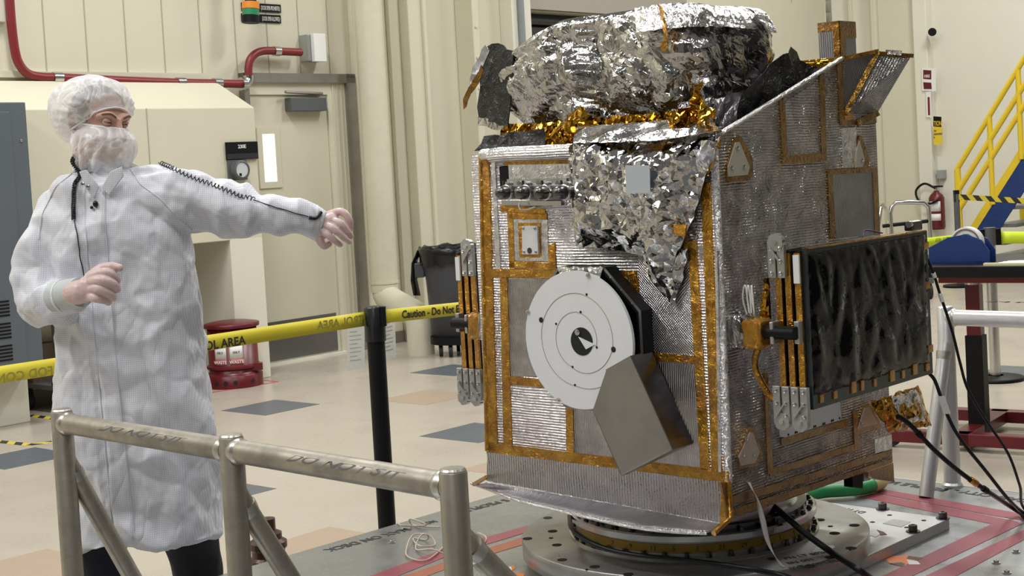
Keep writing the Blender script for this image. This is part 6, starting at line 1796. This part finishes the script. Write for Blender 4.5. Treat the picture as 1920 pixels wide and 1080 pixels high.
# keep the run over the forehead
front = [q for a, q in rim if (q-HC).dot(f) > -.02]
front.sort(key=lambda q: (q-HC).dot(sd_))
if len(front) > 3: MB().tube(spline(front, 3), .0028, 8).build('cap_elastic', simple('white_elastic', (.80, .78, .78), .6), cap_)
# face cover below the eyes
BC = H(0, .030, -.055)
nb_ = (f*.50-u*.87).normalized(); b0_ = H(0, .098, .004)
def bc_d(p): return (p-b0_).dot((-u*.97+f*.05).normalized())
def b_keep(p): return bc_d(p) > 0 and (p-H(0, -.015, 0)).dot(f) > 0
def b_pleat(p, d, ph, th):
    e = ss(bc_d(p), .0, .09); low = ss(bc_d(p), .075, .125)
    az = math.atan2((p-HC).dot(sd_), (p-HC).dot(f))
    vd = noise.voronoi(V((p.x*1.2, p.y*1.2, p.z*.35))*20)[0]
    return .012*(vd[1]-vd[0])*e+.0025*math.sin(az*26+6*noise.noise(p*12))*(1-low)+.012*math.sin(az*13)*low
bc = shell('face_cover', BC, .092, .106, .092, b_keep, b_pleat, M_BOUF, 150, 100, rim_d=bc_d)
P = []
for k in range(17):
    a = math.radians(-88+k*11); d = (f*math.cos(a)+sd_*math.sin(a)); o_ = H(0, .0, .004)
    h = HB.ray_cast(o_+d*.3, -d)[0]
    if h is not None: P.append(h+d*.004+u*(-.004))
if len(P) > 3: MB().tube(spline(P, 3), .0026, 8).build('cover_elastic', simple('white_elastic', (.80, .78, .78), .6), bc)
# dark undershirt at the neck
MB().tube([P3(184, 345, 4.47), P3(183, 322, 4.475)], [.075, .069], 24).build('undershirt', simple('black_undershirt', (.008, .008, .009), .9), man)
# trousers and shoes
for L_ in (LL, RL):
    pm = MB(); limb(pm, [L_[0], L_[1], L_[2], L_[3]+UP*.03], [.095, .092, .080, .072], 22); 
    fuse('trouser_leg', pm, .010, M_NAVY, man, 2, lambda p, n: n*(.006*(ridged(V((p.x, p.y, p.z*.5)), 9, 2)-.5)))
    a = L_[3]; sh = MB(); blob(sh, V((a.x-.01, a.y-.06, .045)), .048, .135, .045); blob(sh, V((a.x-.01, a.y+.01, .065)), .042, .06, .065)
    so_, _ = fuse('shoe', sh, .006, simple('black_shoe', (.012, .012, .013), .4), man, 3)
    for v in so_.data.vertices: 
        if v.co.z < .004: v.co.z = .004
# wrist strap cord: coil over the shoulder then straight to the cuff
M_CORD = simple('black_cord', (.008, .008, .009), .35)
path = [onc(258+(475-258)*k/60., 290+(376-290)*k/60.+2.5*math.sin(k/60.*3.1), .006) for k in range(61)]
path = [p for p in path if p is not None]
Q_ = [path[0]]+[(path[i-1]+path[i]+path[i+1])/3 for i in range(1, len(path)-1)]+[path[-1]]
path = spline(Q_, 3); co = []; L = 0
for i in range(len(path)-1):
    d = (path[i+1]-path[i]); st = d.length; d.normalize(); e1 = V((0, -1, 0)); e1 = (e1-d*e1.dot(d)).normalized(); e2 = d.cross(e1)
    for q in range(4):
        s_ = L+st*q/4; a = s_/.0130*2*math.pi; co.append(path[i]+d*st*q/4+(e1*math.cos(a)+e2*math.sin(a))*.0058)
    L += st
MB().tube(co, .0015, 5).build('coiled_cord', M_CORD, man)
surf_line('cord', [(474, 376), (500, 384), (540, 396), (582, 408)], .0016, M_CORD, .003, man, 4)
MB().tube(spline([P3(580, 408, 4.41), P3(592, 409, 4.42), P3(602, 398, 4.44)], 4), .006, 8).build('wrist_strap', M_CORD, man)
hp_ = [onc(x, y, .008) for x, y in ((150, 330), (143, 345), (140, 360), (139, 375), (139, 390), (139, 402), (140, 414))]
hp_ = [p for p in hp_ if p is not None]; hp_ = [P3(140, 292, 4.42), P3(136, 305, 4.40)]+hp_
pp_ = spline(hp_, 8); co = []; L = 0
for i in range(len(pp_)-1):
    d = pp_[i+1]-pp_[i]; st = d.length; d.normalize(); e1 = V((0, -1, 0)); e1 = (e1-d*e1.dot(d)).normalized(); e2 = d.cross(e1)
    for q in range(5):
        a = (L+st*q/5)/.0062*2*math.pi; co.append(pp_[i]+d*st*q/5+(e1*math.cos(a)+e2*math.sin(a))*.0052)
    L += st
MB().tube(co, .0021, 5).build('coiled_cord', M_CORD, man)
surf_line('cord', [(140, 414), (145, 440), (150, 480), (158, 522)], .0017, M_CORD, .003, man, 4)
h = onc(181, 383, .006)
mk = MB(); blob(mk, h, .008, .008, .010, n=8); mk.build('clip_microphone', M_CORD, man)
mk = MB(); blob(mk, h+V((-.012, 0, -.010)), .005, .005, .005, n=8); mk.build('microphone_clip', M_CORD, man)
# ------------------------------------------------------------------ light: hall lamps and the soft daylight of the place
wd = bpy.data.worlds.new('world'); SC.world = wd; wd.use_nodes = True
wn = wd.node_tree
bg = wn.nodes['Background']; bg.inputs[0].default_value = (1.0, .985, .95, 1); bg.inputs[1].default_value = .26
def lamp(x, y, z, sx, sy, e, col=(1, .985, .96), rz=0, tilt=0):
    l = bpy.data.lights.new('hall_lamp', 'AREA'); l.shape = 'RECTANGLE'; l.size = sx; l.size_y = sy; l.energy = e; l.color = col
    o = bpy.data.objects.new('hall_lamp', l); COL.objects.link(o); o.location = (x, y, z)
    o.rotation_euler = (tilt, 0, rz); return o
for (x, y, e) in ((-4.5, 2.0, 170), (-.2, 1.8, 120), (3.2, 5.0, 110), (-2.0, 7.5, 260), (3.2, 10.5, 260), (-7, 4, 200), (5.8, 14, 240), (-1.5, -3.5, 130)):
    lamp(x, y, 6.8, .8, 2.0, e*1.45, rz=.7)
SC.view_settings.exposure = -0.50
